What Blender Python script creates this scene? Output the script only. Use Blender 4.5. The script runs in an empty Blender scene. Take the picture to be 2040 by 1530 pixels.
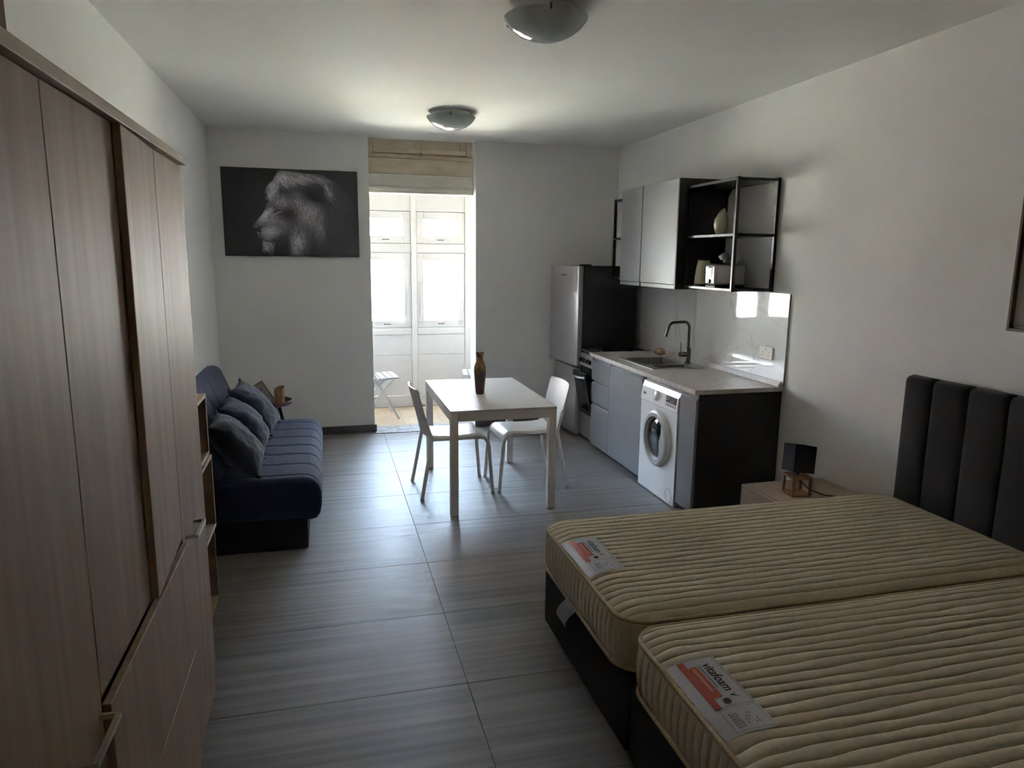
import bpy, bmesh, math, random
import numpy as np
from mathutils import Vector, Matrix

random.seed(7)
rng = np.random.default_rng(7)
scene = bpy.context.scene
COL = scene.collection

# ------------------------------------------------------------------ camera
cam_d = bpy.data.cameras.new('camera')
cam_d.sensor_fit = 'HORIZONTAL'; cam_d.sensor_width = 36.0
cam_d.lens = 1404.93 / 2040 * 36.0
cam_d.clip_start = 0.02; cam_d.clip_end = 200
cam = bpy.data.objects.new('camera', cam_d); COL.objects.link(cam)
_yaw, _pit, _rol = 0.257672, 0.176972, 0.0101554
_f = Vector((math.sin(_yaw)*math.cos(_pit), math.cos(_yaw)*math.cos(_pit), -math.sin(_pit)))
_r = Vector((math.cos(_yaw), -math.sin(_yaw), 0)); _u = _r.cross(_f)
_r2 = _r*math.cos(_rol) + _u*math.sin(_rol); _u2 = _u*math.cos(_rol) - _r*math.sin(_rol)
cam.matrix_world = Matrix(((_r2.x, _u2.x, -_f.x, 0.0), (_r2.y, _u2.y, -_f.y, 0.0), (_r2.z, _u2.z, -_f.z, 1.735), (0, 0, 0, 1)))
scene.camera = cam

# ------------------------------------------------------------------ sky, sun, exposure
world = bpy.data.worlds.new('sky'); scene.world = world; world.use_nodes = True
bg = world.node_tree.nodes['Background']
bg.inputs['Color'].default_value = (0.58, 0.76, 1.0, 1)
bg.inputs['Strength'].default_value = 8.0
sun_d = bpy.data.lights.new('sun', 'SUN'); sun_d.energy = 18.0; sun_d.angle = 0.009; sun_d.color = (1.0, 0.95, 0.88)
sun = bpy.data.objects.new('sun', sun_d); COL.objects.link(sun)
sun.rotation_euler = Vector((0.35, 1.0, -1.05)).to_track_quat('-Z', 'Y').to_euler()
scene.view_settings.view_transform = 'Standard'; scene.view_settings.look = 'None'
scene.view_settings.gamma = 1.0; scene.view_settings.use_curve_mapping = False
scene.view_settings.exposure = 3.3
scene.cycles.use_denoising = True
scene.cycles.max_bounces = 24; scene.cycles.diffuse_bounces = 20; scene.cycles.glossy_bounces = 4
scene.cycles.transparent_max_bounces = 12; scene.cycles.sample_clamp_indirect = 8.0
scene.cycles.caustics_reflective = False; scene.cycles.caustics_refractive = False

# room measures (metres): camera stands at x=0, y=0
LW, RW, FW, NW, CZ = -0.985, 2.97, 7.02, -3.0, 2.852      # left, right, far, near wall faces; ceiling
DX0, DX1, WO = 0.43, 1.462, 7.27                            # balcony doorway and the outer face of the far wall
BYF = 8.15                                                  # inner face of the balcony front

# ------------------------------------------------------------------ helpers
def S(r, g, b):
    c = lambda v: (v/255/12.92 if v/255 <= 0.04045 else ((v/255+0.055)/1.055)**2.4)
    return (c(r), c(g), c(b), 1.0)
MATS = {}
def M(name, col, rough=0.5, metal=0.0, col2=None, scale=(8, 8, 8), detail=4, fac=(0.35, 0.65), bump=0.0, bscale=None, spec=0.5,
      coat=0.0, rnd=False, sheen=0.0, trans=0.0, rough2=None):
    """Principled material; col/col2 mixed by object-space noise; optional fine bump."""
    if name in MATS: return MATS[name]
    m = bpy.data.materials.new(name); m.use_nodes = True; MATS[name] = m
    nt = m.node_tree; N, L = nt.nodes, nt.links; b = N['Principled BSDF']
    b.inputs['Base Color'].default_value = col; b.inputs['Roughness'].default_value = rough
    b.inputs['Metallic'].default_value = metal; b.inputs['Specular IOR Level'].default_value = spec
    b.inputs['Coat Weight'].default_value = coat; b.inputs['Coat Roughness'].default_value = 0.08
    b.inputs['Sheen Weight'].default_value = sheen; b.inputs['Transmission Weight'].default_value = trans
    tc = N.new('ShaderNodeTexCoord'); vec = tc.outputs['Object']
    if rnd:
        oi = N.new('ShaderNodeObjectInfo'); ad = N.new('ShaderNodeVectorMath'); ad.operation = 'ADD'
        sc = N.new('ShaderNodeVectorMath'); sc.operation = 'SCALE'; sc.inputs['Scale'].default_value = 37.0
        cb = N.new('ShaderNodeCombineXYZ')
        for k in range(3): L.new(oi.outputs['Random'], cb.inputs[k])
        L.new(cb.outputs[0], sc.inputs[0]); L.new(tc.outputs['Object'], ad.inputs[0]); L.new(sc.outputs[0], ad.inputs[1]); vec = ad.outputs[0]
    def noise(sc_, det):
        mp = N.new('ShaderNodeMapping'); mp.inputs['Scale'].default_value = sc_; L.new(vec, mp.inputs['Vector'])
        n = N.new('ShaderNodeTexNoise'); n.inputs['Scale'].default_value = 1.0; n.inputs['Detail'].default_value = det
        L.new(mp.outputs[0], n.inputs['Vector']); return n
    if col2 is not None:
        n = noise(scale, detail)
        mr = N.new('ShaderNodeMapRange'); mr.inputs['From Min'].default_value = fac[0]; mr.inputs['From Max'].default_value = fac[1]
        L.new(n.outputs['Fac'], mr.inputs['Value'])
        mx = N.new('ShaderNodeMix'); mx.data_type = 'RGBA'; mx.inputs['A'].default_value = col; mx.inputs['B'].default_value = col2
        L.new(mr.outputs[0], mx.inputs['Factor']); L.new(mx.outputs['Result'], b.inputs['Base Color'])
        if rough2 is not None:
            mr2 = N.new('ShaderNodeMapRange'); mr2.inputs['To Min'].default_value = rough; mr2.inputs['To Max'].default_value = rough2
            L.new(mr.outputs[0], mr2.inputs['Value']); L.new(mr2.outputs[0], b.inputs['Roughness'])
    if bump:
        n2 = noise(bscale or (120, 120, 120), 3)
        bp = N.new('ShaderNodeBump'); bp.inputs['Strength'].default_value = bump; bp.inputs['Distance'].default_value = 0.004
        L.new(n2.outputs['Fac'], bp.inputs['Height']); L.new(bp.outputs[0], b.inputs['Normal'])
    return m

def glass_mat(name, tint=(1, 1, 1, 1), fac=0.35):
    if name in MATS: return MATS[name]
    m = bpy.data.materials.new(name); m.use_nodes = True; MATS[name] = m
    nt = m.node_tree; nt.nodes.remove(nt.nodes['Principled BSDF']); out = nt.nodes['Material Output']
    t = nt.nodes.new('ShaderNodeBsdfTransparent'); t.inputs[0].default_value = tint
    g = nt.nodes.new('ShaderNodeBsdfGlossy'); g.inputs['Roughness'].default_value = 0.02
    fr = nt.nodes.new('ShaderNodeFresnel'); fr.inputs[0].default_value = 1.45
    ml = nt.nodes.new('ShaderNodeMath'); ml.operation = 'MULTIPLY'; ml.inputs[1].default_value = fac*2
    mx = nt.nodes.new('ShaderNodeMixShader')
    nt.links.new(fr.outputs[0], ml.inputs[0]); nt.links.new(ml.outputs[0], mx.inputs[0])
    nt.links.new(t.outputs[0], mx.inputs[1]); nt.links.new(g.outputs[0], mx.inputs[2]); nt.links.new(mx.outputs[0], out.inputs[0])
    return m

def nb(): return bmesh.new()
def box(bm, x0, x1, y0, y1, z0, z1, bev=0.0, seg=1, rot=None, piv=None):
    vs = [bm.verts.new((x, y, z)) for x in (x0, x1) for y in (y0, y1) for z in (z0, z1)]
    F = [(0, 1, 3, 2), (4, 6, 7, 5), (0, 4, 5, 1), (2, 3, 7, 6), (0, 2, 6, 4), (1, 5, 7, 3)]
    fs = [bm.faces.new([vs[i] for i in f]) for f in F]
    allv = vs
    if bev > 0:
        es = list({e for f in fs for e in f.edges})
        r = bmesh.ops.bevel(bm, geom=es, offset=bev, segments=seg, profile=0.5, affect='EDGES', clamp_overlap=True)
        allv = list({v for f in r['faces'] for v in f.verts} | {v for v in vs if v.is_valid})
    if rot is not None:
        bmesh.ops.rotate(bm, verts=allv, cent=Vector(piv or ((x0+x1)/2, (y0+y1)/2, (z0+z1)/2)), matrix=rot)
    return bm
def B(x0, x1, y0, y1, z0, z1, bev=0.0, seg=1, rot=None, piv=None): return box(nb(), x0, x1, y0, y1, z0, z1, bev, seg, rot, piv)
def frame_of(d):
    d = d.normalized(); a = Vector((0, 0, 1)) if abs(d.z) < 0.95 else Vector((1, 0, 0))
    u = d.cross(a).normalized(); return u, d.cross(u).normalized()
def tube(bm, pts, r, seg=8, closed=False, caps=True, sq=False):
    pts = [Vector(p) for p in pts]; n = len(pts); rs = r if isinstance(r, (list, tuple)) else [r]*n
    rings = []; pu = None
    for i, p in enumerate(pts):
        d = (pts[(i+1) % n]-pts[i-1]) if closed else (pts[min(i+1, n-1)]-pts[max(i-1, 0)])
        d.normalize()
        if pu is None: u, v = frame_of(d)
        else:
            u = (pu-d*pu.dot(d)); u = u.normalized() if u.length > 1e-6 else frame_of(d)[0]; v = d.cross(u)
        pu = u
        o = math.pi/4 if sq else 0
        rings.append([bm.verts.new(p+(u*math.cos(o+2*math.pi*k/seg)+v*math.sin(o+2*math.pi*k/seg))*rs[i]) for k in range(seg)])
    m = n if closed else n-1
    for i in range(m):
        a, b = rings[i], rings[(i+1) % n]
        for k in range(seg): bm.faces.new((a[k], a[(k+1) % seg], b[(k+1) % seg], b[k]))
    if caps and not closed:
        bm.faces.new(rings[0][::-1]); bm.faces.new(rings[-1])
    return bm
def T(pts, r, seg=8, **k): return tube(nb(), pts, r, seg, **k)
def lathe(bm, prof, cx=0, cy=0, z0=0, seg=24, cap0=True, cap1=True):
    rings = []
    for r, z in prof:
        rings.append([bm.verts.new((cx+r*math.cos(2*math.pi*k/seg), cy+r*math.sin(2*math.pi*k/seg), z0+z)) for k in range(seg)])
    for a, b in zip(rings, rings[1:]):
        for k in range(seg): bm.faces.new((a[k], a[(k+1) % seg], b[(k+1) % seg], b[k]))
    if cap0: bm.faces.new(rings[0][::-1])
    if cap1: bm.faces.new(rings[-1])
    return bm
def xform(bm, mat): bmesh.ops.transform(bm, matrix=mat, verts=bm.verts); return bm
def prism(bm, poly, axis, a0, a1):
    """extrude a polygon of 2D points along an axis ('x': pts are (y,z); 'y': (x,z); 'z': (x,y))"""
    mk = {'x': lambda p, a: (a, p[0], p[1]), 'y': lambda p, a: (p[0], a, p[1]), 'z': lambda p, a: (p[0], p[1], a)}[axis]
    v0 = [bm.verts.new(mk(p, a0)) for p in poly]; v1 = [bm.verts.new(mk(p, a1)) for p in poly]; n = len(poly)
    bm.faces.new(v0[::-1]); bm.faces.new(v1)
    for i in range(n): bm.faces.new((v0[i], v0[(i+1) % n], v1[(i+1) % n], v1[i]))
    return bm
def PR(poly, axis, a0, a1): return prism(nb(), poly, axis, a0, a1)
def loft(bm, prof, ys, off=None, axis='y'):
    """closed profile of (x,z) swept along y; off(i_prof, y) moves a point inward along the profile normal"""
    n = len(prof); P = [Vector((p[0], p[1])) for p in prof]
    area = sum(P[i].x*P[(i+1) % n].y-P[(i+1) % n].x*P[i].y for i in range(n)); sgn = 1 if area > 0 else -1
    nor = []
    for i in range(n):
        d = (P[(i+1) % n]-P[i-1]).normalized(); nor.append(Vector((-d.y, d.x))*sgn)   # inward
    rings = []
    for y in ys:
        ring = []
        for i in range(n):
            q = P[i]+nor[i]*(off(i, y) if off else 0)
            ring.append(bm.verts.new((q.x, y, q.y)))
        rings.append(ring)
    for a, b in zip(rings, rings[1:]):
        for k in range(n): bm.faces.new((a[k], a[(k+1) % n], b[(k+1) % n], b[k]))
    bm.faces.new(rings[0]); bm.faces.new(rings[-1][::-1])
    return bm

def obj(name, bm, mat, parent=None, smooth=None, loc=None):
    bmesh.ops.recalc_face_normals(bm, faces=bm.faces)
    me = bpy.data.meshes.new(name)
    if loc is not None: bmesh.ops.translate(bm, verts=bm.verts, vec=-Vector(loc))
    bm.to_mesh(me); bm.free()
    if mat is not None: me.materials.append(mat)
    if smooth:
        me.polygons.foreach_set('use_smooth', [True]*len(me.polygons))
        me.set_sharp_from_angle(angle=math.radians(smooth))
    o = bpy.data.objects.new(name, me); COL.objects.link(o)
    if parent is not None: o.parent = parent
    if loc is not None and parent is None: o.location = loc
    return o
def tag(o, label=None, cat=None, group=None, kind=None):
    if label: o['label'] = label
    if cat: o['category'] = cat
    if group: o['group'] = group
    if kind: o['kind'] = kind
    return o
def thing(name, label, cat, loc=(0, 0, 0), rotz=0.0, group=None, kind=None):
    o = bpy.data.objects.new(name, None); COL.objects.link(o); o.empty_display_size = 0.1
    o.location = loc; o.rotation_euler = (0, 0, rotz)
    return tag(o, label, cat, group, kind)
def part(t, name, bm, mat, smooth=None, label=None, local=False, up=None):
    """part of thing t; the bmesh is in world space unless local; up: parent part for a sub-part"""
    if not local: bmesh.ops.translate(bm, verts=bm.verts, vec=-t.location)
    o = obj(name, bm, mat, up or t, smooth)
    if label: o['label'] = label
    return o
def center(bm):
    xs = [v.co for v in bm.verts]
    return Vector(((min(v.x for v in xs)+max(v.x for v in xs))/2, (min(v.y for v in xs)+max(v.y for v in xs))/2, min(v.z for v in xs)))
def single(name, bm, mat, label, cat, smooth=None, group=None, kind=None):
    return tag(obj(name, bm, mat, None, smooth, loc=center(bm)), label, cat, group, kind)
def struct(name, bm, mat, label=None, smooth=None, parent=None):
    o = obj(name, bm, mat, parent, smooth)
    if parent is None: tag(o, label, None, None, 'structure')
    elif label: o['label'] = label
    return o
def text_bm(body, size, mat4, font_extrude=0.0, bold=0.0):
    cu = bpy.data.curves.new('lettering', 'FONT'); cu.body = body; cu.size = size; cu.extrude = font_extrude; cu.offset = bold
    o = bpy.data.objects.new('lettering', cu); COL.objects.link(o)
    bpy.context.view_layer.update()
    me = bpy.data.meshes.new_from_object(o.evaluated_get(bpy.context.evaluated_depsgraph_get()))
    bm = nb(); bm.from_mesh(me); bpy.data.objects.remove(o); bpy.data.meshes.remove(me); bpy.data.curves.remove(cu)
    return xform(bm, mat4)
def copy_tree(o, parent=None):
    c = o.copy(); COL.objects.link(c)
    if parent is not None: c.parent = parent
    for ch in list(o.children): copy_tree(ch, c)
    return c

# ------------------------------------------------------------------ materials
WALL = M('wall_paint', S(241, 240, 238), 0.75, col2=S(237, 236, 233), scale=(2, 2, 2), bump=0.06, bscale=(70, 70, 70))
CEIL = M('ceiling_paint', S(240, 239, 236), 0.8, col2=S(235, 234, 230), scale=(1.5, 1.5, 1.5), bump=0.05, bscale=(60, 60, 60))
TILE = M('grey_porcelain', S(108, 103, 100), 0.44, col2=S(145, 140, 136), scale=(0.9, 30, 5), detail=6, fac=(0.3, 0.7), rnd=True, rough2=0.54, spec=0.6,
         bump=0.04, bscale=(3, 130, 10))
GROUT = M('dark_grout', S(52, 50, 50), 0.9)
SKIRT = M('grey_skirting', S(96, 92, 92), 0.4, col2=S(110, 106, 104), scale=(2, 20, 20))
WOOD = M('grey_brown_laminate', S(140, 116, 96), 0.56, col2=S(162, 138, 116), scale=(22, 22, 1.6), detail=6, fac=(0.3, 0.7), bump=0.05, bscale=(90, 90, 4), rnd=True, spec=0.3)
WOODCUT = M('laminate_edge', S(165, 146, 124), 0.45, col2=S(184, 166, 142), scale=(30, 3, 30), detail=4)
BEECH = M('pale_pine', S(178, 150, 118), 0.5, col2=S(198, 172, 140), scale=(30, 4, 30), detail=4)
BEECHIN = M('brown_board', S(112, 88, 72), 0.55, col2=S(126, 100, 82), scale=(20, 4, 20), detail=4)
BRASS = M('champagne_metal', S(200, 188, 165), 0.35, metal=0.85)
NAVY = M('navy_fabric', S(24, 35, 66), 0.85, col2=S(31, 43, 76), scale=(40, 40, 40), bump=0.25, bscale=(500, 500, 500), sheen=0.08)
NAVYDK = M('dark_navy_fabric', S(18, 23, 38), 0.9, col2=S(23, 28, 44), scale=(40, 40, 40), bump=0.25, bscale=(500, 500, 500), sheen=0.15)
SLATE = M('slate_blue_linen', S(34, 45, 60), 0.85, col2=S(42, 53, 69), scale=(60, 60, 60), bump=0.3, bscale=(400, 400, 400), sheen=0.12)
SLATE2 = M('steel_blue_linen', S(28, 36, 58), 0.85, col2=S(35, 43, 66), scale=(60, 60, 60), bump=0.3, bscale=(400, 400, 400), sheen=0.12)
SLATE3 = M('charcoal_linen', S(25, 30, 42), 0.85, col2=S(31, 36, 49), scale=(60, 60, 60), bump=0.3, bscale=(400, 400, 400), sheen=0.12)
WHITE = M('white_lacquer', S(242, 238, 233), 0.38, col2=S(236, 232, 227), scale=(6, 6, 6))
WHITEP = M('white_painted_wood', S(204, 204, 206), 0.5, col2=S(199, 199, 201), scale=(3, 3, 9), bump=0.04, bscale=(30, 30, 60))
TOPM = M('white_tabletop', S(230, 225, 219), 0.32, col2=S(224, 219, 213), scale=(5, 5, 5))
GREYDOOR = M('matt_grey_front', S(132, 132, 134), 0.42, col2=S(128, 128, 130), scale=(4, 4, 4))
ANTHRA = M('anthracite_board', S(44, 43, 44), 0.5, col2=S(40, 39, 40), scale=(8, 8, 8))
BLACKM = M('black_metal', S(30, 30, 31), 0.32, metal=0.0, col2=S(34, 34, 35), scale=(9, 9, 9))
BLACKP = M('black_plastic', S(20, 20, 21), 0.35)
DARKGAP = M('shadow_gap', S(24, 24, 25), 0.8)
STEEL = M('brushed_steel', S(188, 184, 180), 0.3, metal=1.0, col2=S(176, 172, 168), scale=(3, 120, 3), bump=0.03, bscale=(4, 4, 300))
FRIDGE = M('silver_fridge_door', S(190, 185, 185), 0.3, metal=0.6, col2=S(184, 179, 179), scale=(2, 2, 1))
FRSIDE = M('dark_fridge_side', S(46, 47, 50), 0.4, col2=S(43, 44, 47), scale=(5, 5, 5))
CHROME = M('dark_chrome', S(120, 114, 108), 0.22, metal=1.0)
WORKT = M('pale_stone_laminate', S(214, 206, 198), 0.4, col2=S(198, 190, 182), scale=(25, 25, 25), detail=8, fac=(0.4, 0.62))
APPL = M('white_enamel', S(244, 243, 243), 0.25, spec=0.6)
APPLG = M('light_grey_plastic', S(190, 190, 192), 0.35)
GLASSD = M('smoked_glass', S(16, 16, 20), 0.12, spec=0.3)
GLASS = glass_mat('window_glass')
PLUM = M('plum_lacquer', S(92, 58, 72), 0.4)
TAN = M('bamboo', S(178, 146, 112), 0.5, col2=S(160, 128, 96), scale=(20, 20, 6))
GOLD = M('hammered_gold', S(176, 146, 104), 0.25, metal=1.0, col2=S(140, 108, 68), scale=(60, 60, 60))
COCOA = M('cocoa_ceramic', S(84, 58, 52), 0.6, col2=S(76, 52, 47), scale=(30, 30, 30), bump=0.1)
CREAMC = M('cream_ceramic', S(206, 198, 176), 0.35)
TICK = M('cream_ticking', S(214, 200, 172), 0.85, col2=S(204, 189, 160), scale=(60, 60, 60), bump=0.5, bscale=(420, 420, 420), sheen=0.2)
TICKS = M('cream_border_fabric', S(204, 190, 168), 0.85, col2=S(194, 180, 158), scale=(60, 60, 60), bump=0.4, bscale=(420, 420, 420), sheen=0.2)
PIPE = M('beige_piping', S(172, 152, 118), 0.8, col2=S(196, 178, 146), scale=(160, 160, 160))
DIVAN = M('black_divan_fabric', S(30, 27, 27), 0.95, col2=S(36, 33, 33), scale=(80, 80, 80), bump=0.3, bscale=(600, 600, 600))
HEADB = M('charcoal_weave', S(27, 25, 25), 0.95, col2=S(33, 31, 30), scale=(50, 50, 50), bump=0.25, bscale=(500, 500, 500), sheen=0.2)
LABELW = M('white_satin', S(190, 188, 190), 0.5)
ORANGE = M('orange_print', S(186, 72, 40), 0.6)
INK = M('black_ink', S(24, 24, 26), 0.7)
INKG = M('grey_ink', S(96, 96, 98), 0.7)
NSTAND = M('pale_oak_laminate', S(168, 142, 124), 0.45, col2=S(186, 160, 142), scale=(26, 3, 26), detail=5)
LAMPW = M('lamp_wood', S(150, 108, 74), 0.55, col2=S(132, 92, 62), scale=(30, 30, 6))
SHADE = M('black_lamp_fabric', S(20, 20, 22), 0.9)
LAMPG = M('pressed_glass', S(206, 214, 206), 0.12, coat=0.4, col2=S(192, 202, 194), scale=(14, 14, 14), trans=0.25)
BEIGEW = M('old_beige_paint', S(228, 214, 192), 0.6, col2=S(212, 196, 170), scale=(5, 20, 14), detail=6, bump=0.1, bscale=(8, 40, 40))
LINTEL = M('cream_lintel_paint', S(232, 228, 218), 0.6, col2=S(222, 217, 205), scale=(6, 6, 14), detail=5, bump=0.1, bscale=(20, 20, 40))
CREAMT = M('cream_floor_tile', S(222, 202, 176), 0.4, col2=S(210, 188, 160), scale=(6, 6, 6), rnd=True)
STONE = M('grey_marble', S(200, 202, 206), 0.35, col2=S(120, 128, 140), scale=(14, 14, 14), detail=8, fac=(0.42, 0.75), rnd=True)
YELLOW = M('yellow_limewash', S(232, 223, 198), 0.85, col2=S(226, 216, 188), scale=(2, 2, 2))
PEACH = M('peach_stone', S(226, 176, 128), 0.85)
REDSH = M('faded_red_shutter', S(172, 104, 92), 0.7)
TERRA = M('terracotta', S(190, 130, 100), 0.8, col2=S(170, 110, 84), scale=(10, 10, 10))
ASPH = M('street_stone', S(140, 138, 136), 0.9, col2=S(124, 122, 120), scale=(1, 1, 1))
CARD = M('brown_cardboard', S(120, 92, 76), 0.8)

def marble_mat():
    m = bpy.data.materials.new('veined_marble_panel'); m.use_nodes = True
    nt = m.node_tree; N, L = nt.nodes, nt.links; b = N['Principled BSDF']
    b.inputs['Roughness'].default_value = 0.04; b.inputs['Specular IOR Level'].default_value = 1.0; b.inputs['Coat Weight'].default_value = 0.6; b.inputs['Coat Roughness'].default_value = 0.03
    tc = N.new('ShaderNodeTexCoord')
    n1 = N.new('ShaderNodeTexNoise'); n1.inputs['Scale'].default_value = 1.6; n1.inputs['Detail'].default_value = 5; n1.inputs['Distortion'].default_value = 0.6
    L.new(tc.outputs['Object'], n1.inputs['Vector'])
    sb = N.new('ShaderNodeMath'); sb.operation = 'SUBTRACT'; sb.inputs[1].default_value = 0.53; L.new(n1.outputs['Fac'], sb.inputs[0])
    ab = N.new('ShaderNodeMath'); ab.operation = 'ABSOLUTE'; L.new(sb.outputs[0], ab.inputs[0])
    mr = N.new('ShaderNodeMapRange'); mr.inputs['From Min'].default_value = 0.0; mr.inputs['From Max'].default_value = 0.013
    mr.inputs['To Min'].default_value = 0.38; mr.inputs['To Max'].default_value = 0.0; L.new(ab.outputs[0], mr.inputs['Value'])
    n2 = N.new('ShaderNodeTexNoise'); n2.inputs['Scale'].default_value = 3.0; L.new(tc.outputs['Object'], n2.inputs['Vector'])
    ml = N.new('ShaderNodeMath'); ml.operation = 'MULTIPLY'; L.new(mr.outputs[0], ml.inputs[0]); L.new(n2.outputs['Fac'], ml.inputs[1])
    mx = N.new('ShaderNodeMix'); mx.data_type = 'RGBA'; mx.inputs['A'].default_value = S(234, 233, 232); mx.inputs['B'].default_value = S(120, 118, 118)
    L.new(ml.outputs[0], mx.inputs['Factor']); L.new(mx.outputs['Result'], b.inputs['Base Color'])
    return m
MARBLE = marble_mat()

# ================================================================== THE ROOM
# floor: grout bed with long porcelain tiles, 0.6 m rows
floor = struct('floor', B(LW-0.1, RW+0.1, NW-0.1, FW, -0.12, -0.0015), GROUT, 'grey streaked porcelain tile floor with thin dark joints')
xj = [LW, 0.511, 2.311, RW]
yj = [3.819 + 0.6033*k for k in range(-12, 6)]
yj = [NW] + [y for y in yj if NW < y < FW] + [FW]
_tile_cache = {}
for i in range(len(xj)-1):
    for j in range(len(yj)-1):
        w, d = xj[i+1]-xj[i]-0.0026, yj[j+1]-yj[j]-0.0026
        key = (round(w, 3), round(d, 3))
        if key not in _tile_cache:
            o = struct('tile', B(-w/2, w/2, -d/2, d/2, -0.004, 0.0, 0.0008), TILE, parent=floor); _tile_cache[key] = o.data
        else:
            o = bpy.data.objects.new('tile', _tile_cache[key]); COL.objects.link(o); o.parent = floor
        o.location = ((xj[i]+xj[i+1])/2, (yj[j]+yj[j+1])/2, 0)

struct('wall_left', B(LW-0.12, LW, NW-0.12, WO, -0.12, CZ+0.12), WALL, 'plain white wall behind the wardrobe and sofa')
struct('wall_right', B(RW, RW+0.12, NW-0.12, WO, -0.12, CZ+0.12), WALL, 'long white wall behind the kitchen and bed')
struct('wall_near', B(LW, RW, NW-0.12, NW, -0.12, CZ+0.12), WALL, 'white wall behind the viewer')
bm = nb(); box(bm, LW, DX0, FW, WO, -0.12, CZ+0.12); box(bm, DX1, RW, FW, WO, -0.12, CZ+0.12); box(bm, DX0, DX1, FW, WO, -0.12, -0.006)
struct('wall_far', bm, WALL, 'white end wall with the tall balcony doorway')
struct('ceiling', B(LW-0.12, RW+0.12, NW-0.12, FW, CZ, CZ+0.12), CEIL, 'flat white ceiling')
struct('trim_1', B(DX0, DX1, FW, WO+0.02, CZ, CZ+0.12), CEIL, 'ceiling edge over the doorway recess')
struct('baseboard_far', box(box(nb(), LW, DX0+0.02, FW-0.012, FW, 0, 0.075, 0.002), DX1-0.005, 2.32, FW-0.012, FW, 0, 0.075, 0.002), SKIRT, 'grey tile skirting along the end wall')
struct('baseboard_left', B(LW, LW+0.012, 2.73, FW-0.013, 0, 0.075, 0.002), SKIRT, 'grey tile skirting along the left wall')
struct('baseboard_right', B(RW-0.012, RW, NW, 4.05, 0, 0.075, 0.002), SKIRT, 'grey tile skirting along the right wall')

# doorway head: cream lintel with moulding, old beige shutters and board above
y0 = 7.14
struct('trim_2', box(box(box(nb(), DX0, DX1, y0, WO-0.002, 2.40, 2.525, 0.004), DX0, DX1, y0-0.018, WO-0.002, 2.372, 2.405, 0.006, 2),
                     DX0, DX1, y0, WO-0.002, 2.345, 2.375, 0.003), LINTEL, 'cream painted lintel with a rounded moulding over the balcony doorway', 40)
hd = thing('transom_shutter', 'old beige wooden transom shutters with chipped paint above the doorway lintel', 'shutter', (0.946, y0+0.03, 2.527))
part(hd, 'board', B(DX0+0.004, DX1-0.004, y0+0.012, y0+0.05, 2.527, 2.672, 0.004), BEIGEW)
bmr = nb(); box(bmr, DX0+0.004, DX1-0.004, y0+0.02, y0+0.052, 2.676, 2.712, 0.003, rot=Matrix.Rotation(0.006, 3, 'Y'))
part(hd, 'rail', bmr, BEIGEW)
part(hd, 'post', B(DX0+0.004, DX0+0.05, y0+0.02, y0+0.055, 2.714, CZ-0.002, 0.003), BEIGEW)
part(hd, 'post', B(DX1-0.07, DX1-0.004, y0+0.02, y0+0.055, 2.714, CZ-0.002, 0.003), BEIGEW)
for xa, xb in ((DX0+0.055, 0.943), (0.949, DX1-0.075)):
    lf = part(hd, 'shutter_leaf', box(box(box(nb(), xa, xb, y0+0.016, y0+0.042, 2.722, 2.765, 0.003), xa, xa+0.055, y0+0.016, y0+0.042, 2.765, CZ-0.002, 0.002),
              xb-0.055, xb, y0+0.016, y0+0.042, 2.765, CZ-0.002, 0.002), BEIGEW)
    part(hd, 'leaf_panel', B(xa+0.055, xb-0.055, y0+0.026, y0+0.036, 2.765, CZ-0.002), BEIGEW, up=lf)
part(hd, 'backing', B(DX0+0.004, DX1-0.004, y0+0.062, y0+0.074, 2.527, CZ-0.002), BEIGEW)  # board added behind the leaves to block light through their gaps
for x in (DX0+0.052, DX1-0.072):
    part(hd, 'cord', T([(x, y0+0.008, CZ-0.003), (x, y0+0.009, 2.79), (x+0.003, y0+0.01, 2.74)], 0.0035, 6), LABELW)
for x in (DX0+0.05, 0.9, 0.93): part(hd, 'latch', B(x, x+0.022, y0+0.008, y0+0.016, 2.70, 2.73, 0.002), BRASS)

# threshold of cracked marble
th = thing('threshold', 'pale marble door threshold cracked across, at the balcony step', None, (0.946, 7.05, 0), kind='structure')
cuts = [DX0+0.003, 0.60, 0.80, 1.12, 1.30, DX1-0.003]
for a, b in zip(cuts, cuts[1:]):
    part(th, 'slab', B(a+0.0015, b-0.0015, 6.93, 7.215, -0.0014 if False else 0.0002, 0.006, 0.002), STONE)

# ------------------------------------------------------------------ enclosed balcony
BX0, BX1, BCZ = -0.26, 2.22, 2.72
bf = struct('balcony_floor', B(BX0-0.05, BX1+0.05, 7.217, BYF+0.06, -0.12, -0.0015), GROUT, 'cream tiled floor of the enclosed balcony')
xs = [BX0+0.003] + [x for x in np.arange(-0.04, BX1, 0.4)] + [BX1-0.003]; ysb = [7.219, 7.58, BYF-0.002]
for a, b in zip(xs, xs[1:]):
    for c, d in zip(ysb, ysb[1:]):
        o = struct('tile', B(a+0.001, b-0.001, c+0.001, d-0.001, -0.003, 0.0), CREAMT, parent=bf)
struct('balcony_ceiling', B(BX0-0.05, BX1+0.05, WO, BYF+0.06, BCZ, BCZ+0.05), WHITEP, 'white boarded ceiling of the enclosed balcony')
struct('balcony_wall_left', B(BX0-0.05, BX0, WO, BYF+0.05, -0.02, BCZ), WHITEP, 'white boarded left end of the balcony')
struct('balcony_wall_right', B(BX1, BX1+0.05, WO, BYF+0.05, -0.02, BCZ), WHITEP, 'white boarded right end of the balcony')
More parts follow.
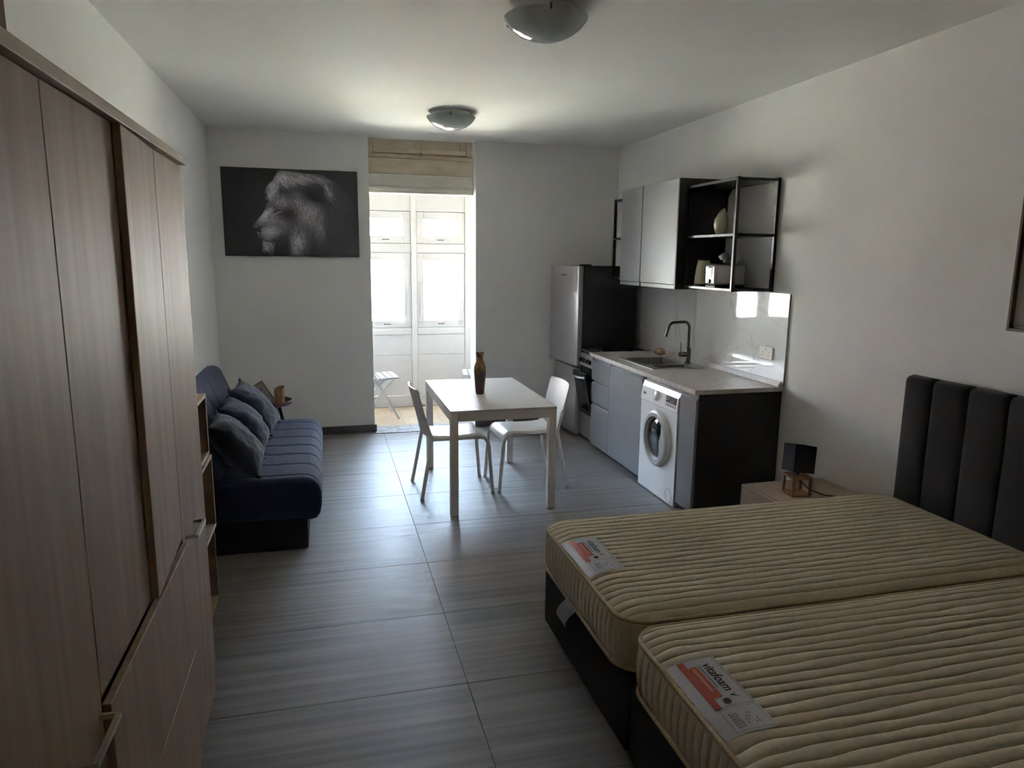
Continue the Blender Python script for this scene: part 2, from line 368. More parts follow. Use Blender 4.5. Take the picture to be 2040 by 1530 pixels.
struct('balcony_bounce_layer', box(box(nb(), BX0, DX0-0.001, WO+0.0005, WO+0.012, -0.001, BCZ-0.001), DX1+0.001, BX1, WO+0.0005, WO+0.012, -0.001, BCZ-0.001), M('limestone_bounce_layer', S(184, 177, 164), 0.85, col2=S(172, 165, 152), scale=(4, 4, 4)), 'limestone coloured layer added on the outer wall face to cut bounce light')  # unseen darker layer, added to cut bounce light onto the balcony front
posts = [-0.29+0.03, 0.36, 0.98, 1.60, 2.22]
bw = thing('balcony_wall_front', 'white boarded balcony parapet under the windows', None, (0.98, BYF+0.02, 0), kind='structure')
for i, x in enumerate(posts):
    part(bw, 'post', B(x-0.031, x+0.031, BYF-0.012, BYF+0.05, 0, BCZ, 0.004), WHITEP)
for a, b in zip(posts, posts[1:]):
    a, b = a+0.031, b-0.031
    part(bw, 'board', B(a, b, BYF+0.012, BYF+0.045, 0.0, 0.135, 0.003), WHITEP)
    part(bw, 'board', B(a, b, BYF+0.020, BYF+0.045, 0.137, 0.615, 0.003), WHITEP)
    part(bw, 'board', B(a, b, BYF+0.010, BYF+0.045, 0.617, 0.85, 0.003), WHITEP)
    part(bw, 'sill', B(a, b, BYF-0.004, BYF+0.05, 0.852, 0.93, 0.006, 2), WHITEP)
    part(bw, 'board', B(a, b, BYF+0.008, BYF+0.045, 1.782, 1.882, 0.003), WHITEP)
    part(bw, 'board', B(a, b, BYF+0.008, BYF+0.045, 2.24, BCZ, 0.003), WHITEP)
def sash(root, x0, x1, z0, z1, fr, y=BYF+0.012, t=0.03, ax='x'):
    def bb(p, q, r, s): return (box(nb(), p, q, y, y+t, r, s, 0.003) if ax == 'x' else box(nb(), y, y+t, p, q, r, s, 0.003))
    for (p, q, r, s) in ((x0, x0+fr, z0, z1), (x1-fr, x1, z0, z1)): part(root, 'stile', bb(p, q, r, s), WHITEP)
    for (p, q, r, s) in ((x0+fr, x1-fr, z0, z0+fr), (x0+fr, x1-fr, z1-fr, z1)): part(root, 'rail', bb(p, q, r, s), WHITEP)
    gy = y+t*0.5
    g = box(nb(), x0+fr-0.004, x1-fr+0.004, gy, gy+0.004, z0+fr-0.004, z1-fr+0.004) if ax == 'x' else box(nb(), gy, gy+0.004, x0+fr-0.004, x1-fr+0.004, z0+fr-0.004, z1-fr+0.004)
    part(root, 'pane', g, GLASS)
wl = ['leftmost balcony window, mostly hidden behind the end wall', 'white casement balcony window left of the middle post, with small transom light',
      'white casement balcony window right of the middle post, with small transom light', 'rightmost balcony window, hidden behind the end wall']
for i, (a, b) in enumerate(zip(posts, posts[1:])):
    w = thing('window_%d' % (i+1), wl[i], None, ((a+b)/2, BYF+0.02, 0.93), kind='structure')
    part(w, 'frame', box(box(box(box(nb(), a+0.030, a+0.062, BYF+0.044, BYF+0.056, 0.92, 2.25), b-0.062, b-0.030, BYF+0.044, BYF+0.056, 0.92, 2.25), a+0.062, b-0.062, BYF+0.044, BYF+0.056, 0.92, 0.965), a+0.062, b-0.062, BYF+0.044, BYF+0.056, 2.2, 2.25), WHITEP)
    part(w, 'frame_rail', B(a+0.062, b-0.062, BYF+0.044, BYF+0.056, 1.745, 1.915), WHITEP)
    a, b = a+0.034, b-0.034
    sash(w, a, b, 0.933, 1.778, 0.078); sash(w, a, b, 1.886, 2.236, 0.078)
    yy = BYF+0.011
    xc = (a+b)/2
    for zz in (0.975, 1.925):
        h = part(w, 'pull_handle', T([(xc-0.035, yy+0.002, zz), (xc-0.035, yy-0.018, zz), (xc+0.035, yy-0.018, zz), (xc+0.035, yy+0.002, zz)], 0.005, 6), INKG)
    for x in (a+0.035, b-0.035):
        part(w, 'bolt_rod', T([(x, yy, 1.05), (x, yy-0.012, 1.055), (x, yy-0.012, 1.44), (x, yy, 1.445)], 0.004, 6), APPLG)
        part(w, 'catch', box(nb(), x-0.02, x+0.02, yy-0.01, yy, 0.965, 1.0, 0.002), APPLG)
# folding chairs on the balcony
def folding_chair(label, loc, rz):
    t = thing('folding_chair', label, 'chair', loc, rz, 'white folding chairs on the balcony')
    for s in (-1, 1):
        part(t, 'leg', T([(0.20, s*0.19, 0.012), (-0.03, s*0.19, 0.45), (-0.22, s*0.19, 0.84)], 0.016, 4, sq=True), WHITEP, local=True)
        part(t, 'leg', T([(-0.22, s*0.165, 0.012), (0.16, s*0.165, 0.44)], 0.015, 4, sq=True), WHITEP, local=True)
        part(t, 'seat_rail', T([(-0.18, s*0.145, 0.438), (0.21, s*0.145, 0.452)], 0.012, 4, sq=True), WHITEP, local=True)
    for k in range(6):
        x = -0.16+0.068*k
        part(t, 'seat_slat', box(nb(), x-0.026, x+0.026, -0.2, 0.2, 0.45+0.036*x, 0.466+0.036*x, 0.003), WHITEP, local=True)
    for k in range(2): part(t, 'back_slat', box(nb(), -0.205+0.035*k-0.008, -0.205+0.035*k+0.008, -0.18, 0.18, 0.79-0.075*k, 0.85-0.075*k, 0.003), WHITEP, local=True)
    part(t, 'stretcher', T([(-0.15, -0.165, 0.09), (-0.15, 0.165, 0.09)], 0.011, 4, sq=True), WHITEP, local=True)
    part(t, 'stretcher', T([(0.13, -0.19, 0.15), (0.13, 0.19, 0.15)], 0.011, 4, sq=True), WHITEP, local=True)
    return t
folding_chair('white slatted folding chair at the left of the balcony', (0.50, 7.66, 0), 0.10)
folding_chair('white slatted folding chair at the right of the balcony, mostly behind the wall', (1.66, 7.66, 0), math.pi-0.15)

# ------------------------------------------------------------------ across the street
struct('street', B(-30, 34, 8.3, 13.2, -5.1, -5.0), ASPH, 'stone paved street below the balcony')
hs = thing('yellow_house', 'sunlit yellow house across the street seen through the balcony windows', 'building', (1.5, 13.0, -5))
part(hs, 'wall', B(-14, 16, 13.0, 13.4, -5, 2.28), YELLOW)
part(hs, 'cornice', box(box(nb(), -14, 16, 12.86, 13.42, 2.28, 2.36, 0.01), -14, 16, 12.92, 13.0, 2.2, 2.28, 0.01), TERRA)
part(hs, 'pilaster', B(1.945, 2.115, 12.93, 13.0, -5, 2.2, 0.01), PEACH)
part(hs, 'string_course', box(nb(), -14, 1.94, 12.95, 13.0, 0.84, 0.92, 0.01), YELLOW)
def house_window(x0, x1, z0, z1, leaf):
    f = part(hs, 'window_frame', box(box(box(box(nb(), x0-0.055, x0, 12.95, 13.0, z0-0.1, z1+0.1), x1, x1+0.055, 12.95, 13.0, z0-0.1, z1+0.1), x0, x1, 12.95, 13.0, z1, z1+0.1), x0, x1, 12.94, 13.0, z0-0.1, z0), WHITEP)
    part(hs, 'window_leaf', B(x0, x1, 12.97, 13.0, z0, z1), leaf, up=f)
    return f
for x0, x1 in ((0.74, 1.10), (1.235, 1.36), (1.70, 1.86), (-0.4, 0.1), (-1.6, -1.1), (-3.2, -2.6), (4.2, 4.8), (6.0, 6.6)):
    house_window(x0, x1, 1.12, 1.98, REDSH)
for x0, x1 in ((2.21, 2.36), (2.55, 2.7)):
    f = house_window(x0, x1, 1.12, 1.98, WHITEP)
    for k in range(11): part(hs, 'louvre', B(x0+0.01, x1-0.01, 12.94, 12.968, 1.15+k*0.074, 1.19+k*0.074), WHITEP, up=f)

# ================================================================== LEFT SIDE
# ------------------------------------------------------------------ wardrobe
wx = -0.463
wd = thing('wardrobe', 'tall grey-brown wood effect wardrobe with four doors along the left wall', 'wardrobe', (-0.72, 1.86, 0))
part(wd, 'side_panel', B(LW+0.004, wx-0.02, 2.684, 2.706, 0.0, 2.035, 0.001), WOOD)
part(wd, 'side_panel', B(LW+0.004, wx-0.02, 1.010, 1.030, 0.0, 2.035, 0.001), WOOD)
part(wd, 'divider', B(LW+0.02, wx-0.022, 1.434, 1.450, 0.08, 2.033), WOOD)
part(wd, 'divider', B(LW+0.02, wx-0.022, 2.280, 2.296, 0.08, 2.033), WOOD)
part(wd, 'back_panel', B(LW+0.004, LW+0.014, 1.032, 2.682, 0.0, 2.033), WOOD)
part(wd, 'plinth', B(wx-0.05, wx-0.03, 1.032, 2.682, 0.0, 0.08), WOOD)
part(wd, 'bottom_board', B(LW+0.016, wx-0.022, 1.032, 2.682, 0.08, 0.098), WOOD)
part(wd, 'cornice', B(LW+0.004, -0.448, 0.99, 2.722, 2.037, 2.064, 0.002), WOODCUT)
part(wd, 'door', B(wx-0.018, wx, 1.012, 1.4405, 0.085, 2.031, 0.0015), WOOD)
hz = 0.842
def bar_handle(up, ya, yb, z, x):
    h = part(wd, 'handle', T([(x, ya, z), (x+0.036, ya, z), (x+0.036, yb, z), (x, yb, z)], 0.0075, 4, sq=True), BRASS, label='slim champagne bar handle', up=up)
    return h
doorA = [c for c in wd.children if c.name.startswith('door')][0]
bar_handle(doorA, 1.275, 1.425, 0.83, wx-0.002)
part(wd, 'door', B(wx-0.018, wx, 1.4445, 1.868, 0.856, 2.031, 0.0015), WOOD)
# third door stands slightly ajar, hinged beside the fourth
part(wd, 'door', B(wx-0.018, wx, 1.872, 2.284, 0.858, 2.031, 0.0015, rot=Matrix.Rotation(math.radians(2.6), 3, 'Z'), piv=(wx-0.018, 2.284, 1.4)), WOOD)
part(wd, 'drawer_front', B(wx-0.002, wx+0.016, 1.4445, 2.284, 0.475, 0.843, 0.0015), WOOD)
part(wd, 'drawer_front', B(wx-0.002, wx+0.016, 1.4445, 2.284, 0.10, 0.472, 0.0015), WOOD)
dD = part(wd, 'door', B(wx-0.018, wx, 2.2885, 2.704, 0.085, 2.031, 0.0015), WOOD)
bar_handle(dD, 2.335, 2.48, hz, wx-0.002)
bx = thing('cardboard_box', 'brown cardboard box on top of the wardrobe', 'box', (-0.73, 1.2, 2.065))
part(bx, 'carton', B(-0.93, -0.50, 1.0, 1.44, 2.065, 2.34, 0.004), CARD)
for s in (0, 1): part(bx, 'flap', B(-0.93+0.216*s, -0.716+0.216*s, 1.0, 1.44, 2.341, 2.346), CARD)

# ------------------------------------------------------------------ stacked open boxes beside the wardrobe
for k, (xf, z0, z1, lab) in enumerate(((-0.586, 0.002, 0.384, 'open pine storage box, bottom of the stack between wardrobe and sofa'),
                                       (-0.577, 0.386, 0.760, 'open pine storage box, middle of the stack between wardrobe and sofa'),
                                       (-0.586, 0.762, 1.068, 'open pine storage box, top of the stack between wardrobe and sofa'))):
    t = thing('storage_box', lab, 'storage box', (-0.78, 3.3, z0), group='pine boxes stacked beside the wardrobe')
    a, b, xb = 2.95, 3.652, LW+0.02
    part(t, 'bottom_board', B(xb, xf, a, b, z0, z0+0.018, 0.001), BEECH)
    part(t, 'top_board', B(xb, xf, a, b, z1-0.018, z1, 0.001), BEECH)
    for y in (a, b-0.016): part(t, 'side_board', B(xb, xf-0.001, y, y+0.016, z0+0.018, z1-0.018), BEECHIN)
    for y in (a, b-0.016): part(t, 'edge_strip', B(xf-0.001, xf, y, y+0.016, z0+0.018, z1-0.018), BEECH)
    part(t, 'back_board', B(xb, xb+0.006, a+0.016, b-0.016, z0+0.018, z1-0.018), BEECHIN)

# ------------------------------------------------------------------ sofa
SY0, SY1 = 4.165, 5.80
grv = [4.25+0.235*k for k in range(7)]
sf = thing('sofa_bed', 'dark navy click-clack sofa bed with quilted seat against the left wall', 'sofa', (-0.5, 5.0, 0))
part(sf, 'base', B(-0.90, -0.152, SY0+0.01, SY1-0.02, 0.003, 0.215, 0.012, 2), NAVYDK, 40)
sp = [(-0.76, 0.21), (-0.50, 0.19), (-0.20, 0.187), (-0.135, 0.18), (-0.10, 0.188), (-0.078, 0.215), (-0.068, 0.26), (-0.064, 0.31), (-0.067, 0.355), (-0.08, 0.395),
      (-0.105, 0.425), (-0.14, 0.442)]
sp += [(x, 0.447) for x in np.linspace(-0.17, -0.60, 22)] + [(-0.66, 0.44), (-0.76, 0.43)]
def ends(y, a, b, r):
    d = min(y-a, b-y)
    return 0 if d >= r else r-math.sqrt(max(0, r*r-(r-d)**2))
def soff(i, y):
    o = ends(y, SY0, SY1, 0.035)
    x, z = sp[i]
    if z > 0.3:
        g = min(abs(y-q) for q in grv)
        o += 0.006*math.exp(-(g/0.008)**2)
        for xs_ in (-0.17, -0.335, -0.50):
            if z > 0.43 and SY0+0.1 < y: o += 0.003*math.exp(-((x-xs_)/0.014)**2)
    return o
ysf = sorted(set([SY0+0.035*(1-math.cos(a)) for a in np.linspace(0, math.pi/2, 6)] + [SY1-0.035*(1-math.cos(a)) for a in np.linspace(0, math.pi/2, 6)]
                 + list(np.linspace(SY0+0.04, SY1-0.04, 60)) + [g+d for g in grv for d in (-0.02, -0.012, -0.006, 0, 0.006, 0.012, 0.02) if g+d < SY1-0.04]))
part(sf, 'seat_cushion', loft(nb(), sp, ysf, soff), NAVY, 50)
bp = [(-0.80, 0.36), (-0.645, 0.405)] + [(-0.632-0.166*t, 0.43+0.42*t) for t in np.linspace(0, 1, 18)] + [(-0.812, 0.875), (-0.835, 0.893), (-0.865, 0.90), (-0.90, 0.895), (-0.925, 0.875), (-0.93, 0.85)] + [(-0.925+0.12*t, 0.82-0.42*t) for t in np.linspace(0, 1, 5)]
def boff(i, y):
    o = ends(y, SY0, SY1, 0.04); x, z = bp[i]
    if z > 0.42 and x > -0.83:
        g = min(abs(y-q) for q in grv[:-1]); o += 0.006*math.exp(-(g/0.008)**2)
        for zs in (0.55, 0.70, 0.82):
            if y < SY1-0.12: o += 0.003*math.exp(-((z-zs)/0.014)**2)
    return o
part(sf, 'backrest', loft(nb(), bp, ysf, boff), NAVY, 50)
for y in (SY0+0.25, SY1-0.25): part(sf, 'hinge', B(-0.80, -0.70, y-0.02, y+0.02, 0.36, 0.425, 0.004), BLACKM)

from mathutils import noise as mnoise
def pillow(t, w, h, th, seed, n=36):
    bm = nb(); g = {}
    for s in (1, -1):
        for i in range(n+1):
            for j in range(n+1):
                u, v = -math.cos(math.pi*i/n), -math.cos(math.pi*j/n)
                u, v = 0.55*u+0.45*(-1+2*i/n), 0.55*v+0.45*(-1+2*j/n)
                e = i in (0, n) or j in (0, n)
                if s == -1 and e: g[(s, i, j)] = g[(1, i, j)]; continue
                pin = 1-0.085*(1-v*v)*(abs(u)**3); pin2 = 1-0.085*(1-u*u)*(abs(v)**3)
                z = th*max(0, (1-u*u)*(1-v*v))**0.42
                q = Vector((u*2.2+seed*3.1, v*2.2, s*1.7+seed)); fall = min(1, (1-max(abs(u), abs(v)))*4)
                rad = math.atan2(v, u)
                wr = 0.013*mnoise.noise(q)+0.007*mnoise.noise(q*2.6)+0.006*mnoise.noise(Vector((rad*4+seed, 0.8*math.hypot(u, v), seed)))*math.hypot(u, v)
                g[(s, i, j)] = bm.verts.new((w/2*u*pin, h/2*v*pin2, s*max(0, z+wr*fall)))
    for s in (1, -1):
        for i in range(n):
            for j in range(n):
                f = [g[(s, i, j)], g[(s, i+1, j)], g[(s, i+1, j+1)], g[(s, i, j+1)]]
                if len(set(f)) == 4:
                    try: bm.faces.new(f if s == 1 else f[::-1])
                    except ValueError: pass
    return bm
def cushion(label, c, tilt, rz, size, mat, seed):
    t = thing('cushion', label, 'cushion', c, 0, 'scatter cushions on the sofa')
    t.rotation_euler = Matrix.Rotation(rz, 4, 'Z').to_3x3().to_4x4().to_euler()
    mt = Matrix.Rotation(rz, 4, 'Z') @ Matrix.Rotation(tilt, 4, 'Y')
    t.rotation_euler = mt.to_euler()
    part(t, 'cover', pillow(t, size, size, 0.10, seed), mat, 60, local=True)
    for sx in (-1, 1):
        for sy in (-1, 1):
            part(t, 'corner_ear', T([(sx*size*0.47, sy*size*0.47, 0), (sx*size*0.50, sy*size*0.50, 0.004), (sx*size*0.525, sy*size*0.515, 0.014)], [0.014, 0.011, 0.004], 6), mat, 60, local=True)
    return t
cushion('charcoal blue cushion nearest the viewer, leaning on the sofa back', (-0.545, 4.325, 0.632), math.radians(50), 0.02, 0.40, SLATE3, 3)
cushion('plump steel blue cushion in the middle of the sofa', (-0.545, 4.80, 0.640), math.radians(50), -0.02, 0.39, SLATE2, 5)
cushion('slate blue crumpled cushion at the far end of the sofa', (-0.53, 5.30, 0.652), math.radians(52), -0.06, 0.42, SLATE, 9)

# ------------------------------------------------------------------ side table with frame and cup
stx, sty, stz = -0.50, 6.42, 0.455
t = thing('side_table', 'small round plum tray table behind the far end of the sofa', 'table', (stx, sty, 0))
part(t, 'tray', lathe(nb(), [(0.0, 0), (0.165, 0), (0.178, 0.006), (0.182, 0.035), (0.179, 0.040), (0.175, 0.035), (0.170, 0.012), (0.0, 0.010)], stx, sty, stz-0.012, 40), PLUM, 35)
for k in range(3):
    a = 2*math.pi*k/3-0.35
    part(t, 'leg', T([(stx+0.07*math.cos(a), sty+0.07*math.sin(a), stz-0.014), (stx+0.165*math.cos(a), sty+0.165*math.sin(a), 0.002)], [0.015, 0.010], 10), ANTHRA, 40)
cpx, cpy = -0.425, 6.40
bm = lathe(nb(), [(0.0, 0), (0.040, 0), (0.043, 0.06), (0.044, 0.125), (0.041, 0.125), (0.040, 0.012), (0.0, 0.012)], cpx, cpy, stz, 28)
for v in bm.verts:
    if v.co.z > stz+0.1: v.co.z += 0.25*(v.co.x-cpx)+0.012+0.22*(v.co.y-cpy)
cp = thing('cup', 'tan bamboo cup with a slanted rim on the plum side table', 'cup', (cpx, cpy, stz))
part(cp, 'body', bm, TAN, 50)
fr = thing('sign_frame', 'narrow wooden word frame leaning on the plum side table', 'frame', (-0.50, 6.31, stz+0.012))
RM = Matrix.Translation((-0.492, 6.31, stz+0.028)) @ Matrix.Rotation(math.radians(-30), 4, 'Y') @ Matrix.Rotation(math.radians(12), 4, 'X')
def fp(name, bm, mat, **k): return part(fr, name, xform(bm, RM), mat, **k)
fp('rail', B(-0.046, 0.046, -0.014, 0.014, 0.0, 0.012, 0.001), TAN); fp('rail', B(-0.046, 0.046, -0.014, 0.014, 0.198, 0.21, 0.001), TAN)
fp('stile', B(-0.046, -0.034, -0.014, 0.014, 0.012, 0.198, 0.001), TAN); fp('stile', B(0.034, 0.046, -0.014, 0.014, 0.012, 0.198, 0.001), TAN)
card = fp('card', B(-0.034, 0.034, 0.002, 0.008, 0.012, 0.198), LABELW)
tb = text_bm('HOME', 0.046, Matrix.Identity(4)); w_ = max(v.co.x for v in tb.verts)
tb = xform(tb, Matrix.Translation((-0.016, 0.0012, 0.165)) @ Matrix.Rotation(math.pi/2, 4, 'Y') @ Matrix.Rotation(math.pi/2, 4, 'X') @ Matrix.Scale(0.12/w_, 4))
part(fr, 'lettering', xform(tb, RM), INKG, up=card)

# ------------------------------------------------------------------ lion print on the far wall
def lion_print(W=430, H=282):
    src = np.array([(115, 122), (1848, 212), (1888, 1295), (188, 1260)], float); dst = np.array([(0, 0), (1, 0), (1, 1), (0, 1)], float)
    A = []; bvec = []
    for (x, y), (u, v) in zip(dst, src):
        A += [[x, y, 1, 0, 0, 0, -u*x, -u*y], [0, 0, 0, x, y, 1, -v*x, -v*y]]; bvec += [u, v]
    h = np.append(np.linalg.solve(np.array(A), np.array(bvec)), 1).reshape(3, 3)
    uu, vv = np.meshgrid((np.arange(W)+0.5)/W, (np.arange(H)+0.5)/H)
    den = h[2, 0]*uu+h[2, 1]*vv+1
    X = (h[0, 0]*uu+h[0, 1]*vv+h[0, 2])/den; Y = (h[1, 0]*uu+h[1, 1]*vv+h[1, 2])/den
    hi = np.linalg.inv(h)
    def to_px(p):
        q = hi @ np.array([p[0], p[1], 1.0]); return q[0]/q[2]*W, q[1]/q[2]*H
    def inside(poly):
        m = np.zeros(X.shape, bool); n = len(poly)
        for i in range(n):
            x1, y1 = poly[i]; x2, y2 = poly[(i+1) % n]
            if y1 == y2: continue
            c = ((Y >= y1) != (Y >= y2)) & (X < (x2-x1)*(Y-y1)/(y2-y1)+x1); m ^= c
        return m.astype(float)
    def blur(a, k):
        for _ in range(k):
            p = np.pad(a, 1, 'edge'); a = (p[:-2, 1:-1]+p[2:, 1:-1]+p[1:-1, :-2]+p[1:-1, 2:]+2*a)/6
        return a
    def blob(x, y, sx, sy, rot, val):
        c, s = math.cos(math.radians(rot)), math.sin(math.radians(rot))
        a = ((X-x)*c+(Y-y)*s)/sx; b2 = (-(X-x)*s+(Y-y)*c)/sy
        return val*np.exp(-0.5*(a*a+b2*b2))
    sil = inside([(860, 185), (1000, 195), (1200, 230), (1400, 240), (1600, 360), (1750, 520), (1840, 700), (1850, 1000), (1700, 1280), (790, 1270), (740, 1225), (690, 1190),
                  (655, 1110), (655, 1060), (620, 1020), (590, 955), (630, 960), (600, 910), (545, 900), (540, 870), (580, 820), (650, 740), (695, 660), (700, 610), (740, 550),
                  (700, 470), (690, 440), (720, 360), (780, 310), (820, 240)])
    tone = np.zeros(X.shape)
    for b_ in ((930, 300, 120, 85, 0, .48), (1150, 285, 210, 55, 8, .40), (1360, 310, 110, 45, 20, .30), (1480, 440, 45, 95, -25, .33), (775, 430, 62, 100, 20, .58),
               (900, 580, 120, 70, 20, .38), (690, 750, 110, 50, -48, .50), (770, 800, 90, 110, 0, .30), (760, 960, 140, 60, 5, .46), (725, 1140, 60, 80, 0, .44),
               (905, 850, 110, 90, 0, .26), (1080, 560, 90, 90, 0, .30), (1240, 720, 120, 130, 0, .36), (1100, 1080, 85, 150, 10, .42), (1370, 880, 55, 150, -8, .26),
               (1540, 560, 130, 200, -30, .075), (1560, 850, 130, 220, 0, .05)): tone = np.maximum(tone, blob(*b_))+0.25*np.minimum(tone, blob(*b_))
    tone -= blob(1330, 470, 80, 90, 0, .26)+blob(1000, 700, 45, 120, 0, .12)+blob(900, 420, 60, 40, 0, .16)+blob(900, 1150, 70, 110, 0, .36)+blob(940, 760, 60, 50, 0, .10)
    tone = np.clip(tone, 0, 1)
    fine = rng.random(X.shape)
    img = np.where(sil > 0, tone*(0.72+0.36*blur(fine, 1)), 0)*blur(sil, 2)
    acc = img.copy()
    def stroke(pts, val, wd_, mode='max', soft=0.6):
        P = [to_px(p) for p in pts]
        for (x1, y1), (x2, y2) in zip(P, P[1:]):
            xa, xb = int(max(0, min(x1, x2)-wd_-2)), int(min(W, max(x1, x2)+wd_+3)); ya, yb = int(max(0, min(y1, y2)-wd_-2)), int(min(H, max(y1, y2)+wd_+3))
            if xa >= xb or ya >= yb: continue
            gx, gy = np.meshgrid(np.arange(xa, xb)+0.5, np.arange(ya, yb)+0.5)
            L2 = (x2-x1)**2+(y2-y1)**2+1e-9; tt = np.clip(((gx-x1)*(x2-x1)+(gy-y1)*(y2-y1))/L2, 0, 1)
            d = np.hypot(gx-x1-tt*(x2-x1), gy-y1-tt*(y2-y1)); a = np.clip((wd_-d)/soft+0.5, 0, 1)
            blk = acc[ya:yb, xa:xb]
            acc[ya:yb, xa:xb] = np.maximum(blk, blk*(1-a)+val*a) if mode == 'max' else blk*(1-a)+val*a
    tone_at = lambda x, y: tone[min(H-1, max(0, int(to_px((x, y))[1]))), min(W-1, max(0, int(to_px((x, y))[0])))]
    zones = [((850, 210), (1500, 420), 30, 14), ((700, 330), (900, 540), 95, 18), ((980, 480), (1350, 900), 62, 22), ((1000, 860), (1250, 1260), 72, 16), ((1250, 700), (1480, 1050), 75, 14),
             ((1400, 350), (1800, 1100), 60, 18), ((660, 1080), (820, 1230), 80, 10)]
    for (a, b_, ang, spread) in zones:
        n = int((b_[0]-a[0])*(b_[1]-a[1])/310)
        for _ in range(n):
            x = rng.uniform(a[0], b_[0]); y = rng.uniform(a[1], b_[1]); tv = tone_at(x, y)
            px, py = to_px((x, y))
            if not (0 <= px < W and 0 <= py < H) or sil[int(py), int(px)] == 0 or tv < 0.02: continue
            th = math.radians(ang+(x-900)*0.02+rng.normal(0, spread)); L_ = rng.uniform(40, 95); cv = rng.normal(0.2, 0.35)
            pts = [(x, y)]
            for k in range(3):
                pts.append((pts[-1][0]+L_/3*math.cos(th), pts[-1][1]+L_/3*math.sin(th))); th += cv/2
            if rng.random() < 0.45: stroke(pts, tv*rng.uniform(0.15, 0.5), 0.45, 'set')
            else: stroke(pts, min(0.85, tv*rng.uniform(1.0, 1.7)+0.008), 0.4)
    # features
    stroke([(795, 660), (840, 640), (900, 665), (935, 690)], 0.10, 1.6, 'set'); stroke([(805, 715), (845, 690), (900, 690)], 0.03, 2.6, 'set')
    stroke([(815, 728), (860, 715), (905, 700)], 0.55, 0.8, 'set'); stroke([(850, 650), (905, 680)], 0.5, 0.5, 'set')
    stroke([(575, 908), (620, 905), (655, 895)], 0.03, 2.6, 'set'); stroke([(615, 925), (635, 955)], 0.03, 3.2, 'set'); stroke([(640, 930), (650, 890)], 0.05, 1.8, 'set')
    stroke([(590, 958), (612, 1010), (640, 1048)], 0.34, 0.9, 'set'); stroke([(628, 975), (645, 1045), (720, 1078), (800, 1082), (860, 1050), (930, 1040), (1000, 1070)], 0.04, 2.0, 'set')
    stroke([(840, 1090), (900, 1120), (960, 1080)], 0.03, 6, 'set')
    for q in range(420):
        x = rng.uniform(600, 1010); y = rng.uniform(470, 1060); tv = tone_at(x, y); px, py = to_px((x, y))
        if sil[min(H-1, int(py)), min(W-1, int(px))] == 0: continue
        th = math.radians(-40+(x-600)*0.20+(y-470)*0.10+rng.normal(0, 12)); l_ = rng.uniform(14, 34)
        stroke([(x, y), (x+l_*math.cos(th), y+l_*math.sin(th))], tv*(1.45 if rng.random() < 0.55 else 0.55), 0.4, 'set')
    for k in range(5):
        y = 935+26*k
        stroke([(672+7*k, y-8), (740, y-16+2*k), (840, y-2+3*k), (960, y+30+7*k)], 0.17, 0.5, 'set'); stroke([(690, y+3), (760, y-4), (850, y+10)], 0.52, 0.4)
    for k in range(60):
        a0 = 655+rng.uniform(0, 150); b0 = 1090+rng.uniform(0, 100); stroke([(a0, b0), (a0+12, b0+rng.uniform(25, 45))], rng.uniform(0.25, 0.5), 0.35)
    for k in range(26):
        x = 700+rng.uniform(-10, 150); y = 560-(x-700)*1.0+rng.uniform(-30, 0); stroke([(x+40, y), (x, y-10-rng.uniform(0, 30))], 0.5, 0.4)
    for a0, b0 in (((700, 690), (760, 620)), ((740, 790), (735, 740)), ((880, 470), (930, 480)), ((830, 470), (800, 530)), ((880, 760), (960, 800)), ((850, 850), (930, 900))): stroke([a0, b0], 0.12, 0.9, 'set')
    stroke([(545, 895), (600, 905)], 0.3, 0.8, 'set')
    acc = np.clip(acc, 0, 1)**0.9*1.85
    bgd = 0.20+0.075*np.clip((X-500)/1300, 0, 1)+0.02*np.clip((Y-700)/500, 0, 1)
    return np.clip(acc+bgd*(1-np.clip(acc*1.2, 0, 1)), 0, 0.97)
PX0, PX1, PZ0, PZ1 = -0.876, 0.322, 1.728, 2.514
pic = thing('lion_picture', 'large black and white canvas of a lion in profile on the end wall', 'picture', ((PX0+PX1)/2, FW-0.016, PZ0))
part(pic, 'canvas', B(PX0, PX1, FW-0.030, FW-0.001, PZ0, PZ1, 0.003), M('canvas_edge', S(34, 33, 36), 0.7))
img = lion_print(); Hh, Ww = img.shape
gx = np.linspace(PX0+0.001, PX1-0.001, Ww); gz = np.linspace(PZ1-0.001, PZ0+0.001, Hh)
vv = np.zeros((Hh, Ww, 3)); vv[..., 0] = gx[None, :]-pic.location.x; vv[..., 1] = FW-0.0308-pic.location.y; vv[..., 2] = gz[:, None]-pic.location.z
idx = np.arange(Hh*Ww).reshape(Hh, Ww)
qd = np.stack([idx[:-1, :-1], idx[1:, :-1], idx[1:, 1:], idx[:-1, 1:]], -1).reshape(-1, 4)
me = bpy.data.meshes.new('print'); me.from_pydata(vv.reshape(-1, 3).tolist(), [], qd.tolist())
ca = me.color_attributes.new('ink', 'FLOAT_COLOR', 'POINT')
lin = np.where(img <= 0.04045, img/12.92, ((img+0.055)/1.055)**2.4).reshape(-1)
colr = np.ones((Hh*Ww, 4)); colr[:, 0] = lin; colr[:, 1] = lin*0.96; colr[:, 2] = lin*1.03
ca.data.foreach_set('color', colr.reshape(-1))
pm = bpy.data.materials.new('canvas_print'); pm.use_nodes = True
at = pm.node_tree.nodes.new('ShaderNodeAttribute'); at.attribute_name = 'ink'
pm.node_tree.links.new(at.outputs['Color'], pm.node_tree.nodes['Principled BSDF'].inputs['Base Color']); pm.node_tree.nodes['Principled BSDF'].inputs['Roughness'].default_value = 0.6
me.materials.append(pm)
po = bpy.data.objects.new('print', me); COL.objects.link(po); po.parent = pic; po['label'] = 'black and white lion profile'

